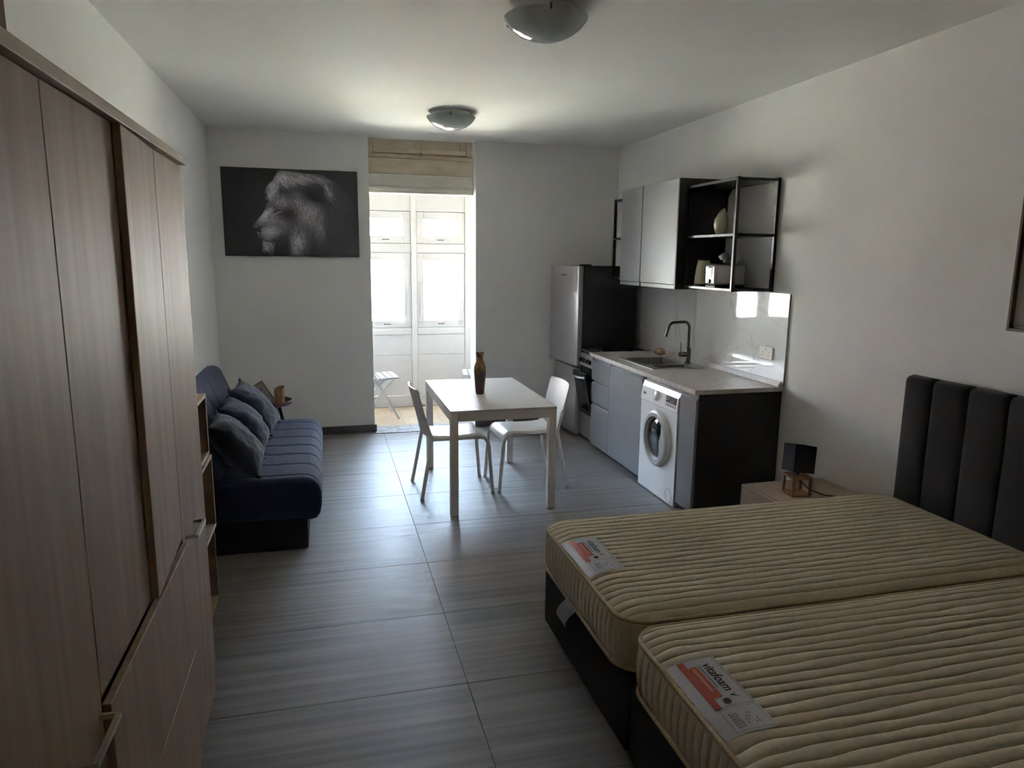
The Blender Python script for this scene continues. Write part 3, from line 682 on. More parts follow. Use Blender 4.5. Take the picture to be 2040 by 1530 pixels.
sw = thing('light_switch', 'small square white light switch on the end wall beside the fridge', 'switch', (1.602, FW-0.005, 1.142))
part(sw, 'plate', B(1.56, 1.644, FW-0.009, FW-0.001, 1.143, 1.229, 0.003, 2), WHITE)
part(sw, 'rocker', B(1.590, 1.614, FW-0.014, FW-0.009, 1.168, 1.204, 0.002), WHITE)

# ================================================================== DINING
tx0, tx1, ty0, ty1, tz = 0.767, 1.507, 4.497, 5.715, 0.735
t = thing('dining_table', 'white rectangular dining table with square metal legs', 'table', ((tx0+tx1)/2, (ty0+ty1)/2, 0))
part(t, 'tabletop', B(tx0, tx1, ty0, ty1, tz-0.018, tz, 0.002), TOPM)
lw = 0.052
for a in (tx0+0.002, tx1-lw-0.002):
    for b in (ty0+0.002, ty1-lw-0.002):
        part(t, 'leg', B(a, a+lw, b, b+lw, 0.004, tz-0.018, 0.002), WHITE)
        part(t, 'foot', B(a+0.008, a+lw-0.008, b+0.008, b+lw-0.008, 0.0, 0.006), BLACKP)
for b in (ty0+0.002, ty1-0.022): part(t, 'apron', B(tx0+lw+0.002, tx1-lw-0.002, b, b+0.02, tz-0.075, tz-0.018, 0.002), WHITE)
for a in (tx0+0.002, tx1-0.022): part(t, 'apron', B(a, a+0.02, ty0+lw+0.002, ty1-lw-0.002, tz-0.075, tz-0.018, 0.002), WHITE)

vx, vy = 1.087, 5.063
t = thing('vase', 'tall brown vase with a gold neck on the dining table', 'vase', (vx, vy, tz))
part(t, 'lower_body', lathe(nb(), [(0.0, 0), (0.029, 0), (0.031, 0.004), (0.045, 0.165), (0.0455, 0.178), (0.043, 0.18), (0.0, 0.18)], vx, vy, tz, 32), COCOA, 40)
pr = [(0.043, 0.179), (0.0445, 0.19), (0.043, 0.205), (0.036, 0.225), (0.027, 0.245), (0.022, 0.262), (0.021, 0.275), (0.024, 0.293), (0.029, 0.308), (0.026, 0.306), (0.018, 0.27), (0.012, 0.2), (0.0, 0.19)]
pr2 = []
for (r0, z0), (r1, z1) in zip(pr, pr[1:]):
    for k in range(3): pr2.append((r0+(r1-r0)*k/3+(0.0014 if k % 2 else 0), z0+(z1-z0)*k/3))
pr2.append(pr[-1])
bm = lathe(nb(), pr2, vx, vy, tz, 32)
for v in bm.verts:
    if v.co.z > tz+0.295: v.co.z += 0.004*math.sin(3*math.atan2(v.co.y-vy, v.co.x-vx))
part(t, 'gold_neck', bm, GOLD, 50, label='gold ribbed neck')

def dining_chair(label, loc, rz):
    t = thing('dining_chair', label, 'chair', loc, rz, 'white chairs at the dining table')
    # seat shell: gently dished, rolled front edge
    bm = nb(); prof = [(-0.200, 0.462), (-0.17, 0.452), (-0.10, 0.445), (0.0, 0.444), (0.10, 0.449), (0.165, 0.452), (0.200, 0.444), (0.222, 0.424), (0.232, 0.395)]
    nv = 13; top = []; bot = []
    for i, (x, z) in enumerate(prof):
        hw = 0.205-0.012*(1-i/8.0) if i < 7 else 0.200
        ra, rb = [], []
        for k in range(nv):
            y = -1+2*k/(nv-1)
            zz = z+0.006*(y*y)-0.012*max(0, abs(y)-0.85)/0.15
            ra.append(bm.verts.new((x, y*hw, zz))); rb.append(bm.verts.new((x-0.004*(i > 6), y*hw, zz-0.011)))
        top.append(ra); bot.append(rb)
    def skin(top, bot):
        m, n = len(top), len(top[0])
        for i in range(m-1):
            for k in range(n-1):
                bm.faces.new((top[i][k], top[i+1][k], top[i+1][k+1], top[i][k+1])); bm.faces.new((bot[i][k], bot[i][k+1], bot[i+1][k+1], bot[i+1][k]))
        for i in range(m-1):
            for k in (0, n-1): bm.faces.new((top[i][k], bot[i][k], bot[i+1][k], top[i+1][k]))
        for i in (0, m-1):
            for k in range(n-1): bm.faces.new((top[i][k], top[i][k+1], bot[i][k+1], bot[i][k]))
    skin(top, bot); part(t, 'seat', bm, WHITE, 45, local=True)
    bm = nb(); top = []; bot = []
    zl = [0.455, 0.50, 0.56, 0.62, 0.68, 0.74, 0.778, 0.792, 0.800, 0.804]; hw_ = [0.185, 0.192, 0.197, 0.20, 0.202, 0.203, 0.202, 0.198, 0.190, 0.178]
    for z, hw in zip(zl, hw_):
        x = -0.198-0.085*((z-0.455)/0.35)**1.1
        ra, rb = [], []
        for k in range(nv):
            y = -1+2*k/(nv-1); xx = x-0.026*(1-y*y)
            ra.append(bm.verts.new((xx, y*hw, z))); rb.append(bm.verts.new((xx-0.012, y*hw, z)))
        top.append(ra); bot.append(rb)
    skin(top, bot); part(t, 'backrest', bm, WHITE, 45, local=True)
    for s in (-1, 1):
        part(t, 'leg', T([(0.265, s*0.208, 0.003), (0.236, s*0.206, 0.36), (0.226, s*0.206, 0.40), (0.205, s*0.206, 0.428), (0.17, s*0.205, 0.436)], 0.0135, 8), WHITE, 50, local=True)
        part(t, 'leg', T([(-0.270, s*0.236, 0.003), (-0.196, s*0.213, 0.40), (-0.19, s*0.208, 0.44), (-0.208, s*0.196, 0.50), (-0.238, s*0.19, 0.60)], 0.0135, 8), WHITE, 50, local=True)
        part(t, 'seat_rail', T([(0.17, s*0.19, 0.428), (-0.19, s*0.195, 0.432)], 0.010, 8), WHITE, 50, local=True)
        part(t, 'foot_cap', T([(0.2655, s*0.208, 0.0), (0.2645, s*0.208, 0.012)], 0.0142, 8), APPLG, local=True)
        part(t, 'foot_cap', T([(-0.271, s*0.236, 0.0), (-0.2685, s*0.2355, 0.012)], 0.0142, 8), APPLG, local=True)
    part(t, 'crossbar', T([(0.13, -0.19, 0.428), (0.13, 0.19, 0.428)], 0.009, 8), WHITE, 50, local=True)
    return t
dining_chair('white dining chair on the sofa side of the table', (0.885, 5.125, 0), 0.03)
dining_chair('white dining chair on the kitchen side of the table', (1.462, 5.135, 0), math.pi+0.04)

# ================================================================== KITCHEN
KX = 2.325; KB = RW-0.006
fz0, fz1 = 0.055, 0.832
# fridge
FY0, FY1 = 6.335, 6.965
t = thing('fridge', 'silver fridge freezer with dark sides, upper door slightly open, in the corner', 'fridge', (2.62, 6.65, 0))
part(t, 'cabinet', B(2.362, 2.90, FY0, FY1, 0.03, 1.665, 0.006, 2), FRSIDE, 40)
part(t, 'freezer_door', B(2.305, 2.358, FY0+0.004, FY1-0.004, 0.035, 0.688, 0.008, 2), FRIDGE, 40)
r8 = Matrix.Rotation(math.radians(7.0), 3, 'Z')
ud = part(t, 'fridge_door', B(2.308, 2.360, FY0+0.004, FY1-0.004, 0.715, 1.665, 0.008, 2, rot=r8, piv=(2.34, FY0+0.02, 1.0)), FRIDGE, 40)
part(t, 'badge', B(2.3065, 2.3078, FY1-0.36, FY1-0.26, 1.57, 1.582, rot=r8, piv=(2.34, FY0+0.02, 1.0)), INKG, up=ud)
part(t, 'sticker', B(2.3065, 2.3078, FY0+0.03, FY0+0.12, 1.42, 1.64, rot=r8, piv=(2.34, FY0+0.02, 1.0)), M('clear_film', S(205, 198, 192), 0.2), up=ud)
part(t, 'hinge_cover', B(2.33, 2.44, FY0+0.01, FY0+0.06, 1.666, 1.682, 0.003), BLACKP)
for x in (2.42, 2.86):
    for y in (FY0+0.05, FY1-0.05): part(t, 'foot', lathe(nb(), [(0.02, 0), (0.02, 0.032)], x, y, 0.0, 12), BLACKP)
# cooker
CY0, CY1 = 5.992, 6.328
t = thing('cooker', 'narrow silver cooker with black knobs and open oven door beside the fridge', 'cooker', (2.62, 6.16, 0))
part(t, 'body', B(2.372, 2.90, CY0, CY1, 0.045, 0.872, 0.004), BLACKP)
part(t, 'hob', B(2.345, 2.90, CY0, CY1, 0.873, 0.888, 0.003), BLACKP)
cpn = part(t, 'control_panel', B(2.338, 2.371, CY0, CY1, 0.735, 0.852, 0.004), STEEL)
for k in range(4):
    y = CY0+0.05+k*0.078
    part(t, 'knob', xform(lathe(nb(), [(0.021, 0), (0.019, 0.022), (0.0, 0.022)], 0, 0, 0, 16), Matrix.Translation((2.338, y, 0.79)) @ Matrix.Rotation(-math.pi/2, 4, 'Y')), BLACKP, 40, up=cpn)
ov = Matrix.Rotation(math.radians(-11), 3, 'Y'); pv = (2.37, 6.16, 0.29)
od = part(t, 'oven_door', B(2.345, 2.371, CY0+0.003, CY1-0.003, 0.285, 0.70, 0.004, rot=ov, piv=pv), BLACKP)
part(t, 'oven_glass', B(2.3425, 2.345, CY0+0.04, CY1-0.04, 0.34, 0.62, rot=ov, piv=pv), GLASSD, up=od)
hp = [(2.345-0.036*math.sin(math.pi*min(1, k/3.0)*0.5)*(1 if k < 5 else math.sin(math.pi*min(1, (8-k)/3.0)*0.5)), CY0+0.012+(CY1-CY0-0.024)*k/8, 0.665) for k in range(9)]
hb = tube(nb(), hp, 0.012, 8); bmesh.ops.rotate(hb, verts=hb.verts, cent=Vector(pv), matrix=ov)
part(t, 'oven_handle', hb, STEEL, 50, label='curved silver oven handle', up=od)
part(t, 'warming_drawer', B(2.346, 2.371, CY0+0.003, CY1-0.003, 0.055, 0.272, 0.004), STEEL)
for x in (2.42, 2.86):
    for y in (CY0+0.04, CY1-0.04): part(t, 'foot', lathe(nb(), [(0.018, 0), (0.018, 0.047)], x, y, 0.0, 12), BLACKP)
for x, y, r in ((2.5, 6.08, 0.05), (2.5, 6.25, 0.04), (2.75, 6.08, 0.04), (2.75, 6.25, 0.05)): part(t, 'burner', lathe(nb(), [(r, 0), (r*0.9, 0.012), (0, 0.012)], x, y, 0.888, 20), BLACKM, 40)

# base units
def carcass(t, y0, y1, side=GREYDOOR):
    part(t, 'side_panel', B(KX+0.022, KB-0.02, y0, y0+0.016, 0.08, 0.862), side); part(t, 'side_panel', B(KX+0.022, KB-0.02, y1-0.016, y1, 0.08, 0.862), side)
    part(t, 'bottom_board', B(KX+0.022, KB-0.02, y0+0.016, y1-0.016, 0.08, 0.096), side)
    part(t, 'back_board', B(KB-0.03, KB-0.022, y0+0.016, y1-0.016, 0.096, 0.862), side)
    part(t, 'plinth', B(KX+0.06, KX+0.076, y0, y1, 0.0, 0.078), DARKGAP)
def grip(t, y0, y1, z0, z1):
    part(t, 'grip_channel', PR([(KX+0.020, z0), (KX+0.034, z0), (KX+0.034, z1), (KX+0.020, z1-0.004)], 'y', y0+0.017, y1-0.017), GREYDOOR)
def front(t, name, y0, y1, z0, z1):
    return part(t, name, PR([(KX, z0), (KX+0.019, z0), (KX+0.019, z1+0.004), (KX+0.013, z1+0.004), (KX, z1-0.012)], 'y', y0+0.0015, y1-0.0015), GREYDOOR)
t = thing('drawer_unit', 'grey three drawer kitchen unit beside the cooker', 'cabinet', (2.64, 5.76, 0))
carcass(t, 5.553, 5.965)
for z0, z1 in ((fz0, 0.425), (0.45, 0.63), (0.655, fz1)): front(t, 'drawer', 5.553, 5.965, z0, z1)
for z0, z1 in ((0.43, 0.452), (0.634, 0.657), (0.836, 0.862)): grip(t, 5.553, 5.965, z0, z1)
t = thing('sink_cabinet', 'grey kitchen cabinet with one plain door under the sink', 'cabinet', (2.64, 5.23, 0))
carcass(t, 4.905, 5.55); front(t, 'door', 4.905, 5.55, fz0, fz1); grip(t, 4.905, 5.55, 0.836, 0.862)
t = thing('end_cabinet', 'narrow grey kitchen cabinet with a dark end panel beside the washing machine', 'cabinet', (2.64, 4.18, 0))
carcass(t, 4.090, 4.292); front(t, 'door', 4.075, 4.292, fz0, fz1); grip(t, 4.09, 4.292, 0.836, 0.862)
part(t, 'end_panel', B(KX+0.020, KB, 4.073, 4.0885, 0.0, 0.864, 0.001), ANTHRA, label='anthracite end panel')
# washing machine
WY0, WY1 = 4.306, 4.888; wf = 2.318
t = thing('washing_machine', 'white front loading washing machine under the worktop', 'washing machine', (2.60, 4.6, 0))
part(t, 'cabinet', PR([(wf, 0.012), (2.88, 0.012), (2.88, 0.838), (wf+0.045, 0.838), (wf+0.022, 0.826), (wf+0.010, 0.79), (wf, 0.70)], 'y', WY0, WY1), APPL)
cp_ = part(t, 'control_panel', PR([(wf-0.006, 0.692), (wf+0.006, 0.692), (wf+0.020, 0.79), (wf+0.030, 0.822), (wf+0.022, 0.824), (wf+0.006, 0.79)], 'y', WY0+0.002, WY1-0.002), APPL)
tl = Matrix.Rotation(math.radians(6), 4, 'Y')
def onpanel(y, z): return Matrix.Translation((wf-0.005+(z-0.69)*0.11, y, z)) @ tl
part(t, 'programme_knob', xform(lathe(nb(), [(0.037, 0), (0.035, 0.018), (0.030, 0.022), (0.0, 0.022)], 0, 0, 0, 28), onpanel(4.625, 0.752) @ Matrix.Rotation(-math.pi/2, 4, 'Y')), APPL, 40, up=cp_)
dsp = part(t, 'display', xform(B(-0.004, 0.002, -0.075, 0.075, -0.022, 0.022), onpanel(4.41, 0.762)), BLACKP, up=cp_)
for k, (yy, zz) in enumerate(((0.06, 0.012), (0.06, 0.002), (0.06, -0.008), (0.035, 0.010), (0.035, -0.002), (0.0, -0.012), (-0.03, -0.01))):
    part(t, 'display_mark', xform(B(-0.005, -0.003, yy-0.007, yy+0.007, zz-0.0025, zz+0.0025), onpanel(4.41, 0.762)), APPLG, up=dsp)
for k in range(5): part(t, 'button', xform(B(-0.006, 0.004, -0.007, 0.007, -0.009, 0.009, 0.002), onpanel(4.475-k*0.034, 0.722)), APPLG, up=cp_)
part(t, 'badge', xform(PR([(0.028, 0.013), (0.028, -0.013), (-0.028, -0.002)], 'x', -0.002, 0.0012), onpanel(4.82, 0.74)), INKG, label='small grey triangular mark', up=cp_)
part(t, 'seam', B(wf-0.002, wf+0.002, WY0, WY1, 0.683, 0.687), APPLG)
dc = (4.585, 0.447)
RX = lambda x: Matrix.Translation((x, dc[0], dc[1])) @ Matrix.Rotation(-math.pi/2, 4, 'Y')
ring = [(0.150, 0.0), (0.205, 0.0), (0.212, 0.006), (0.207, 0.020), (0.190, 0.032), (0.165, 0.033), (0.150, 0.022), (0.146, 0.006), (0.146, 0.0)]
dr = part(t, 'door_ring', xform(lathe(nb(), ring, 0, 0, 0, 56, False, False), RX(wf)), APPL, 40, label='pale grey porthole ring')
part(t, 'inner_ring', xform(lathe(nb(), [(0.1455, 0.002), (0.165, 0.0335), (0.186, 0.0325), (0.186, 0.0335), (0.16, 0.0352), (0.144, 0.0085)], 0, 0, 0, 56, False, False), RX(wf)), APPLG, 40, up=dr)
part(t, 'porthole', xform(lathe(nb(), [(0.150, 0.004), (0.14, 0.012), (0.10, 0.026), (0.05, 0.031), (0.0, 0.032)], 0, 0, 0, 48, True, False), RX(wf)), GLASSD, 60, label='dark glass porthole', up=dr)
hpoly = [(-0.166*math.cos(a), 0.166*math.sin(a)) for a in np.linspace(0.75, -0.95, 14)] + [(-(0.150-0.062*max(0, math.cos((a+0.12)*1.75))**1.3)*math.cos(a), (0.150-0.062*max(0, math.cos((a+0.12)*1.75))**1.3)*math.sin(a)) for a in np.linspace(-0.95, 0.75, 18)]
part(t, 'door_handle', PR([(dc[0]+a, dc[1]+b) for a, b in hpoly], 'x', wf-0.036, wf-0.02), APPLG, up=dr)
part(t, 'filter_cover', xform(lathe(nb(), [(0.046, 0.0), (0.048, 0.0025), (0.050, 0.0), ], 0, 0, 0, 32, False, False), Matrix.Translation((wf, 4.385, 0.075)) @ Matrix.Rotation(-math.pi/2, 4, 'Y')), APPLG, 40)
for x in (2.36, 2.84):
    for y in (WY0+0.04, WY1-0.04): part(t, 'foot', lathe(nb(), [(0.02, 0), (0.02, 0.014)], x, y, 0.0, 12), BLACKP)
# worktop with cut-out, sink, tap
SX0, SX1, SYa, SYb = 2.418, 2.862, 4.925, 5.565
wz0, wz1 = 0.866, 0.896
bm = nb(); hx0, hx1, hy0, hy1 = SX0+0.012, SX1-0.012, SYa+0.012, SYb-0.012
box(bm, 2.305, hx0, 4.062, 5.985, wz0, wz1); box(bm, hx1, KB, 4.062, 5.985, wz0, wz1); box(bm, hx0, hx1, 4.062, hy0, wz0, wz1); box(bm, hx0, hx1, hy1, 5.985, wz0, wz1)
single('worktop', bm, WORKT, 'pale stone effect kitchen worktop over the grey base units', 'worktop')
single('worktop_upstand', PR([(KB-0.034, wz1+0.0005), (KB-0.013, wz1+0.0005), (KB-0.013, wz1+0.032), (KB-0.022, wz1+0.032)], 'y', 4.075, 6.30), WORKT, 'slim pale upstand strip along the back of the worktop', 'upstand')
t = thing('sink', 'one and a half bowl stainless steel sink set into the worktop', 'sink', ((SX0+SX1)/2, (SYa+SYb)/2, 0.896))
b1 = (2.47, 2.80, 5.17, 5.525); b2 = (2.50, 2.79, 4.965, 5.115)
bm = nb(); z0, z1 = 0.8965, 0.9
xs = [SX0, b1[0], b2[0], b2[1], b1[1], SX1]; yss = [SYa, b2[2], b2[3], b1[2], b1[3], SYb]
for i in range(5):
    for j in range(5):
        cx_, cy_ = (xs[i]+xs[i+1])/2, (yss[j]+yss[j+1])/2
        if b1[0] < cx_ < b1[1] and b1[2] < cy_ < b1[3]: continue
        if b2[0] < cx_ < b2[1] and b2[2] < cy_ < b2[3]: continue
        box(bm, xs[i], xs[i+1], yss[j], yss[j+1], z0, z1)
part(t, 'deck', bm, STEEL)
for (a, b, c, d), dep in ((b1, 0.155), (b2, 0.10)):
    bm = nb(); tk = 0.003; zb = z1-dep
    box(bm, a-tk, a, c-tk, d+tk, zb, z0); box(bm, b, b+tk, c-tk, d+tk, zb, z0); box(bm, a, b, c-tk, c, zb, z0); box(bm, a, b, d, d+tk, zb, z0); box(bm, a-tk, b+tk, c-tk, d+tk, zb-tk, zb)
    bw_ = part(t, 'bowl', bm, STEEL)
    part(t, 'drain', lathe(nb(), [(0.038, 0), (0.036, 0.004), (0.0, 0.002)], (a+b)/2, (c+d)/2, zb, 20), CHROME, 40, up=bw_)
tpx, tpy = 2.832, 5.14
t = thing('tap', 'tall dark chrome swan neck kitchen tap behind the sink', 'tap', (tpx, tpy, 0.9))
part(t, 'body', lathe(nb(), [(0.026, 0), (0.026, 0.006), (0.022, 0.008), (0.022, 0.128), (0.019, 0.132), (0.0, 0.132)], tpx, tpy, 0.9005, 24), CHROME, 40)
ap = [(tpx, tpy, 1.03), (tpx, tpy, 1.19)] + [(tpx-0.045+0.045*math.cos(a), tpy, 1.195+0.045*math.sin(a)) for a in np.linspace(0.2, math.pi/2, 6)] + \
     [(tpx-0.125, tpy, 1.237)] + [(tpx-0.135-0.05*math.sin(a), tpy, 1.187+0.05*math.cos(a)) for a in np.linspace(0.15, 1.25, 6)] + [(tpx-0.205, tpy, 1.125)]
part(t, 'spout', T(ap, 0.0115, 14), CHROME, 60)
lv = part(t, 'valve', T([(tpx-0.015, tpy, 0.978), (tpx-0.075, tpy, 0.978)], [0.019, 0.0195], 18), CHROME, 40)
part(t, 'lever', T([(tpx-0.066, tpy, 0.985), (tpx-0.068, tpy, 1.075)], 0.0035, 8), CHROME, 40, up=lv)
# shell
sx, sy = 2.845, 5.66
bm = nb(); bmesh.ops.create_uvsphere(bm, u_segments=32, v_segments=20, radius=1)
for v in bm.verts:
    a = math.atan2(v.co.z, v.co.x); tpr = 1-0.55*max(0, -v.co.y)**1.5
    rid = 1+0.04*math.sin(16*v.co.y)
    v.co = Vector((v.co.x*0.042*tpr*rid, v.co.y*0.065, v.co.z*0.036*tpr*rid*(1.0 if v.co.z > 0 else 0.85)))
xform(bm, Matrix.Translation((sx, sy, wz1+0.032)) @ Matrix.Rotation(0.5, 4, 'Z'))
t = thing('seashell', 'brown and cream sea shell on the worktop behind the sink', 'shell', (sx, sy, wz1))
part(t, 'shell_body', bm, M('shell_brown', S(170, 122, 92), 0.35, col2=S(226, 200, 172), scale=(60, 25, 60), detail=6), 60)
part(t, 'spire', T([(sx+0.028, sy-0.052, wz1+0.030), (sx+0.045, sy-0.082, wz1+0.028)], [0.014, 0.003], 10), M('shell_tip', S(232, 216, 196), 0.35), 50)
# splashback panels
t = thing('splashback', 'glossy white marble effect splashback panels behind the worktop', 'splashback', (RW-0.006, 5.2, 0.93))
for a, b in ((4.062, 5.276), (5.279, 6.33)): part(t, 'panel', B(RW-0.012, RW-0.002, a, b, wz1+0.001 if False else 0.8975, 1.5165, 0.001), MARBLE)
part(t, 'edge_trim', B(RW-0.014, RW-0.001, 4.056, 4.061, 0.8975, 1.5165), APPLG)
so = thing('socket', 'white double wall socket on the marble splashback', 'socket', (RW-0.02, 4.265, 1.06))
sp_ = part(so, 'plate', B(RW-0.022, RW-0.0125, 4.192, 4.342, 1.058, 1.146, 0.003, 2), WHITE)
for y in (4.232, 4.302):
    for (dy, dz, a, b) in ((0, 0.012, 0.0035, 0.009), (-0.011, -0.010, 0.009, 0.0035), (0.011, -0.010, 0.009, 0.0035)):
        part(so, 'pin_hole', B(RW-0.0224, RW-0.0219, y+dy-a/2, y+dy+a/2, 1.093+dz-b/2, 1.093+dz+b/2), BLACKP, up=sp_)
for y in (4.26, 4.275): part(so, 'rocker', B(RW-0.026, RW-0.022, y-0.006, y+0.006, 1.115, 1.135, 0.001), WHITE, up=sp_)
# wall cabinets
cz0, cz1, cx = 1.512, 2.332, 2.57
for (a, b, lab) in ((4.922, 5.548, 'wide grey wall cabinet with a dark side beside the open shelf'), (5.551, 5.982, 'narrow grey wall cabinet nearer the fridge')):
    t = thing('wall_cabinet', lab, 'cabinet', (2.76, (a+b)/2, cz0), group='grey wall cabinets')
    part(t, 'side_panel', B(cx+0.0, KB, a, a+0.016, cz0, cz1, 0.001), ANTHRA); part(t, 'side_panel', B(cx+0.021, KB, b-0.016, b, cz0, cz1, 0.001), ANTHRA)
    part(t, 'top_board', B(cx+0.021, KB, a+0.016, b-0.016, cz1-0.016, cz1), ANTHRA); part(t, 'bottom_board', B(cx+0.021, KB, a+0.016, b-0.016, cz0+0.002, cz0+0.018), ANTHRA)
    part(t, 'back_board', B(KB-0.012, KB-0.004, a+0.016, b-0.016, cz0+0.018, cz1-0.016), ANTHRA)
    part(t, 'door', B(cx, cx+0.019, a+0.018, b-0.002, cz0+0.034, cz1-0.001, 0.0012), GREYDOOR)
    part(t, 'grip_rail', B(cx+0.006, cx+0.02, a+0.018, b-0.002, cz0, cz0+0.030, 0.001), GREYDOOR)
# black metal shelf frames
def shelf_frame(label, y0, y1, z0, z1, zm):
    x0, x1, s = 2.64, KB, 0.022
    t = thing('shelf_frame', label, 'shelf', ((x0+x1)/2, (y0+y1)/2, z0), group='black open shelf frames')
    for x in (x0, x1-s):
        for y in (y0, y1-s): part(t, 'post', B(x, x+s, y, y+s, z0, z1, 0.0015), BLACKM)
    for z in (z0+0.002, zm, z1-s):
        for x in (x0+0.0005, x1-s): part(t, 'rail', B(x, x+s-0.001, y0+s, y1-s, z, z+s-0.004, 0.001), BLACKM)
        for y in (y0, y1-s): part(t, 'rail', B(x0+s, x1-s, y+0.0005, y+s-0.0005, z, z+s-0.004, 0.001), BLACKM)
        part(t, 'shelf_board', B(x0+s, x1-s, y0+s, y1-s, z+0.002, z+0.012), BLACKM)
    for y, sg in ((y0+s, 1), (y1-s, -1)):
        part(t, 'gusset', PR([(y, z1-s), (y, z1-s-0.06), (y+sg*0.06, z1-s)], 'x', x1-0.006, x1-0.003), BLACKM)
    return t
shelf_frame('black metal open shelf holding kettle and toaster, right of the wall cabinets', 4.255, 4.918, 1.523, 2.278, 1.893)
shelf_frame('narrow black metal open shelf above the fridge', 5.985, 6.33, 1.545, 2.28, 1.91)
# things on the shelf
px_, py_, pz_ = 2.775, 4.66, 1.893+0.018
bm = lathe(nb(), [(0.0, 0), (0.030, 0), (0.034, 0.003), (0.047, 0.05), (0.051, 0.08), (0.048, 0.11), (0.038, 0.14), (0.026, 0.165), (0.022, 0.172), (0.018, 0.165), (0.03, 0.13), (0.02, 0.03), (0.0, 0.02)], px_, py_, pz_, 28)
for v in bm.verts:
    if v.co.z > pz_+0.11: v.co.z += 0.9*(v.co.x-px_)*(v.co.z-pz_-0.11)/0.06
t = thing('jug', 'small cream ceramic jug with a slanted lip on the upper shelf', 'jug', (px_, py_, pz_)); part(t, 'body', bm, CREAMC, 60)
zs = 1.523+0.016
kx, ky = 2.735, 4.80
t = thing('kettle', 'cream electric kettle with black base behind the toaster', 'kettle', (kx, ky, zs))
part(t, 'power_base', lathe(nb(), [(0.0, 0), (0.072, 0), (0.072, 0.014), (0.065, 0.018), (0.0, 0.018)], kx, ky, zs, 28), BLACKP, 40)
part(t, 'body', lathe(nb(), [(0.064, 0), (0.062, 0.04), (0.052, 0.13), (0.044, 0.172), (0.0, 0.172)], kx, ky, zs+0.02, 32), CREAMC, 40)
part(t, 'lid', lathe(nb(), [(0.044, 0), (0.040, 0.012), (0.0, 0.018)], kx, ky, zs+0.192, 28), BLACKP, 40)
part(t, 'handle', T([(kx+0.04, ky+0.01, zs+0.185), (kx+0.095, ky+0.02, zs+0.17), (kx+0.10, ky+0.02, zs+0.09), (kx+0.058, ky+0.01, zs+0.06)], 0.010, 8), BLACKP, 50)
t0x, t1x, t0y, t1y = 2.668, 2.915, 4.515, 4.668
t = thing('toaster', 'brushed silver toaster on the black open shelf', 'toaster', (2.79, 4.59, zs))
part(t, 'base', B(t0x+0.006, t1x-0.006, t0y+0.006, t1y-0.006, zs, zs+0.014, 0.004), BLACKP)
part(t, 'body', B(t0x, t1x, t0y, t1y, zs+0.014, zs+0.168, 0.022, 4), STEEL, 40)
for y in (4.56, 4.623): part(t, 'slot', B(t0x+0.04, t1x-0.04, y-0.012, y+0.012, zs+0.1675, zs+0.1695), BLACKP)
ep = part(t, 'end_panel', B(t0x-0.003, t0x+0.002, t0y+0.045, t1y-0.045, zs+0.075, zs+0.155, 0.001), APPLG)
part(t, 'lever', B(t0x-0.016, t0x-0.003, t0y+0.058, t1y-0.058, zs+0.14, zs+0.152, 0.003), BLACKP, up=ep)
part(t, 'dial', xform(lathe(nb(), [(0.016, 0), (0.014, 0.012), (0, 0.012)], 0, 0, 0, 18), Matrix.Translation((t0x, 4.5915, zs+0.045)) @ Matrix.Rotation(-math.pi/2, 4, 'Y')), BLACKP, 40, up=ep)
t = thing('power_cord', 'coiled grey cord and plug lying on top of the toaster', 'cord', (2.78, 4.59, zs+0.17))
zz = zs+0.176; cy = 0.093
part(t, 'cord_loop', T([(a, b+cy, zz+c) for a, b, c in ((2.86, 4.45, 0), (2.875, 4.452, 0.02), (2.885, 4.455, 0.04), (2.876, 4.457, 0.058), (2.862, 4.46, 0.062), (2.845, 4.465, 0.05), (2.83, 4.47, 0.033), (2.80, 4.48, 0.014), (2.78, 4.49, 0.03), (2.785, 4.5, 0.055), (2.80, 4.503, 0.066), (2.82, 4.505, 0.05), (2.83, 4.5, 0.005))], 0.0045, 8), APPLG, 60)
part(t, 'plug', box(box(nb(), 2.735, 2.795, 4.46+cy, 4.51+cy, zz+0.03, zz+0.066, 0.008, 2, rot=Matrix.Rotation(-0.6, 3, 'Y')), 2.772, 2.80, 4.47+cy, 4.50+cy, zz-0.005, zz+0.05, 0.006, 2, rot=Matrix.Rotation(0.35, 3, 'Y')), APPLG, 40)

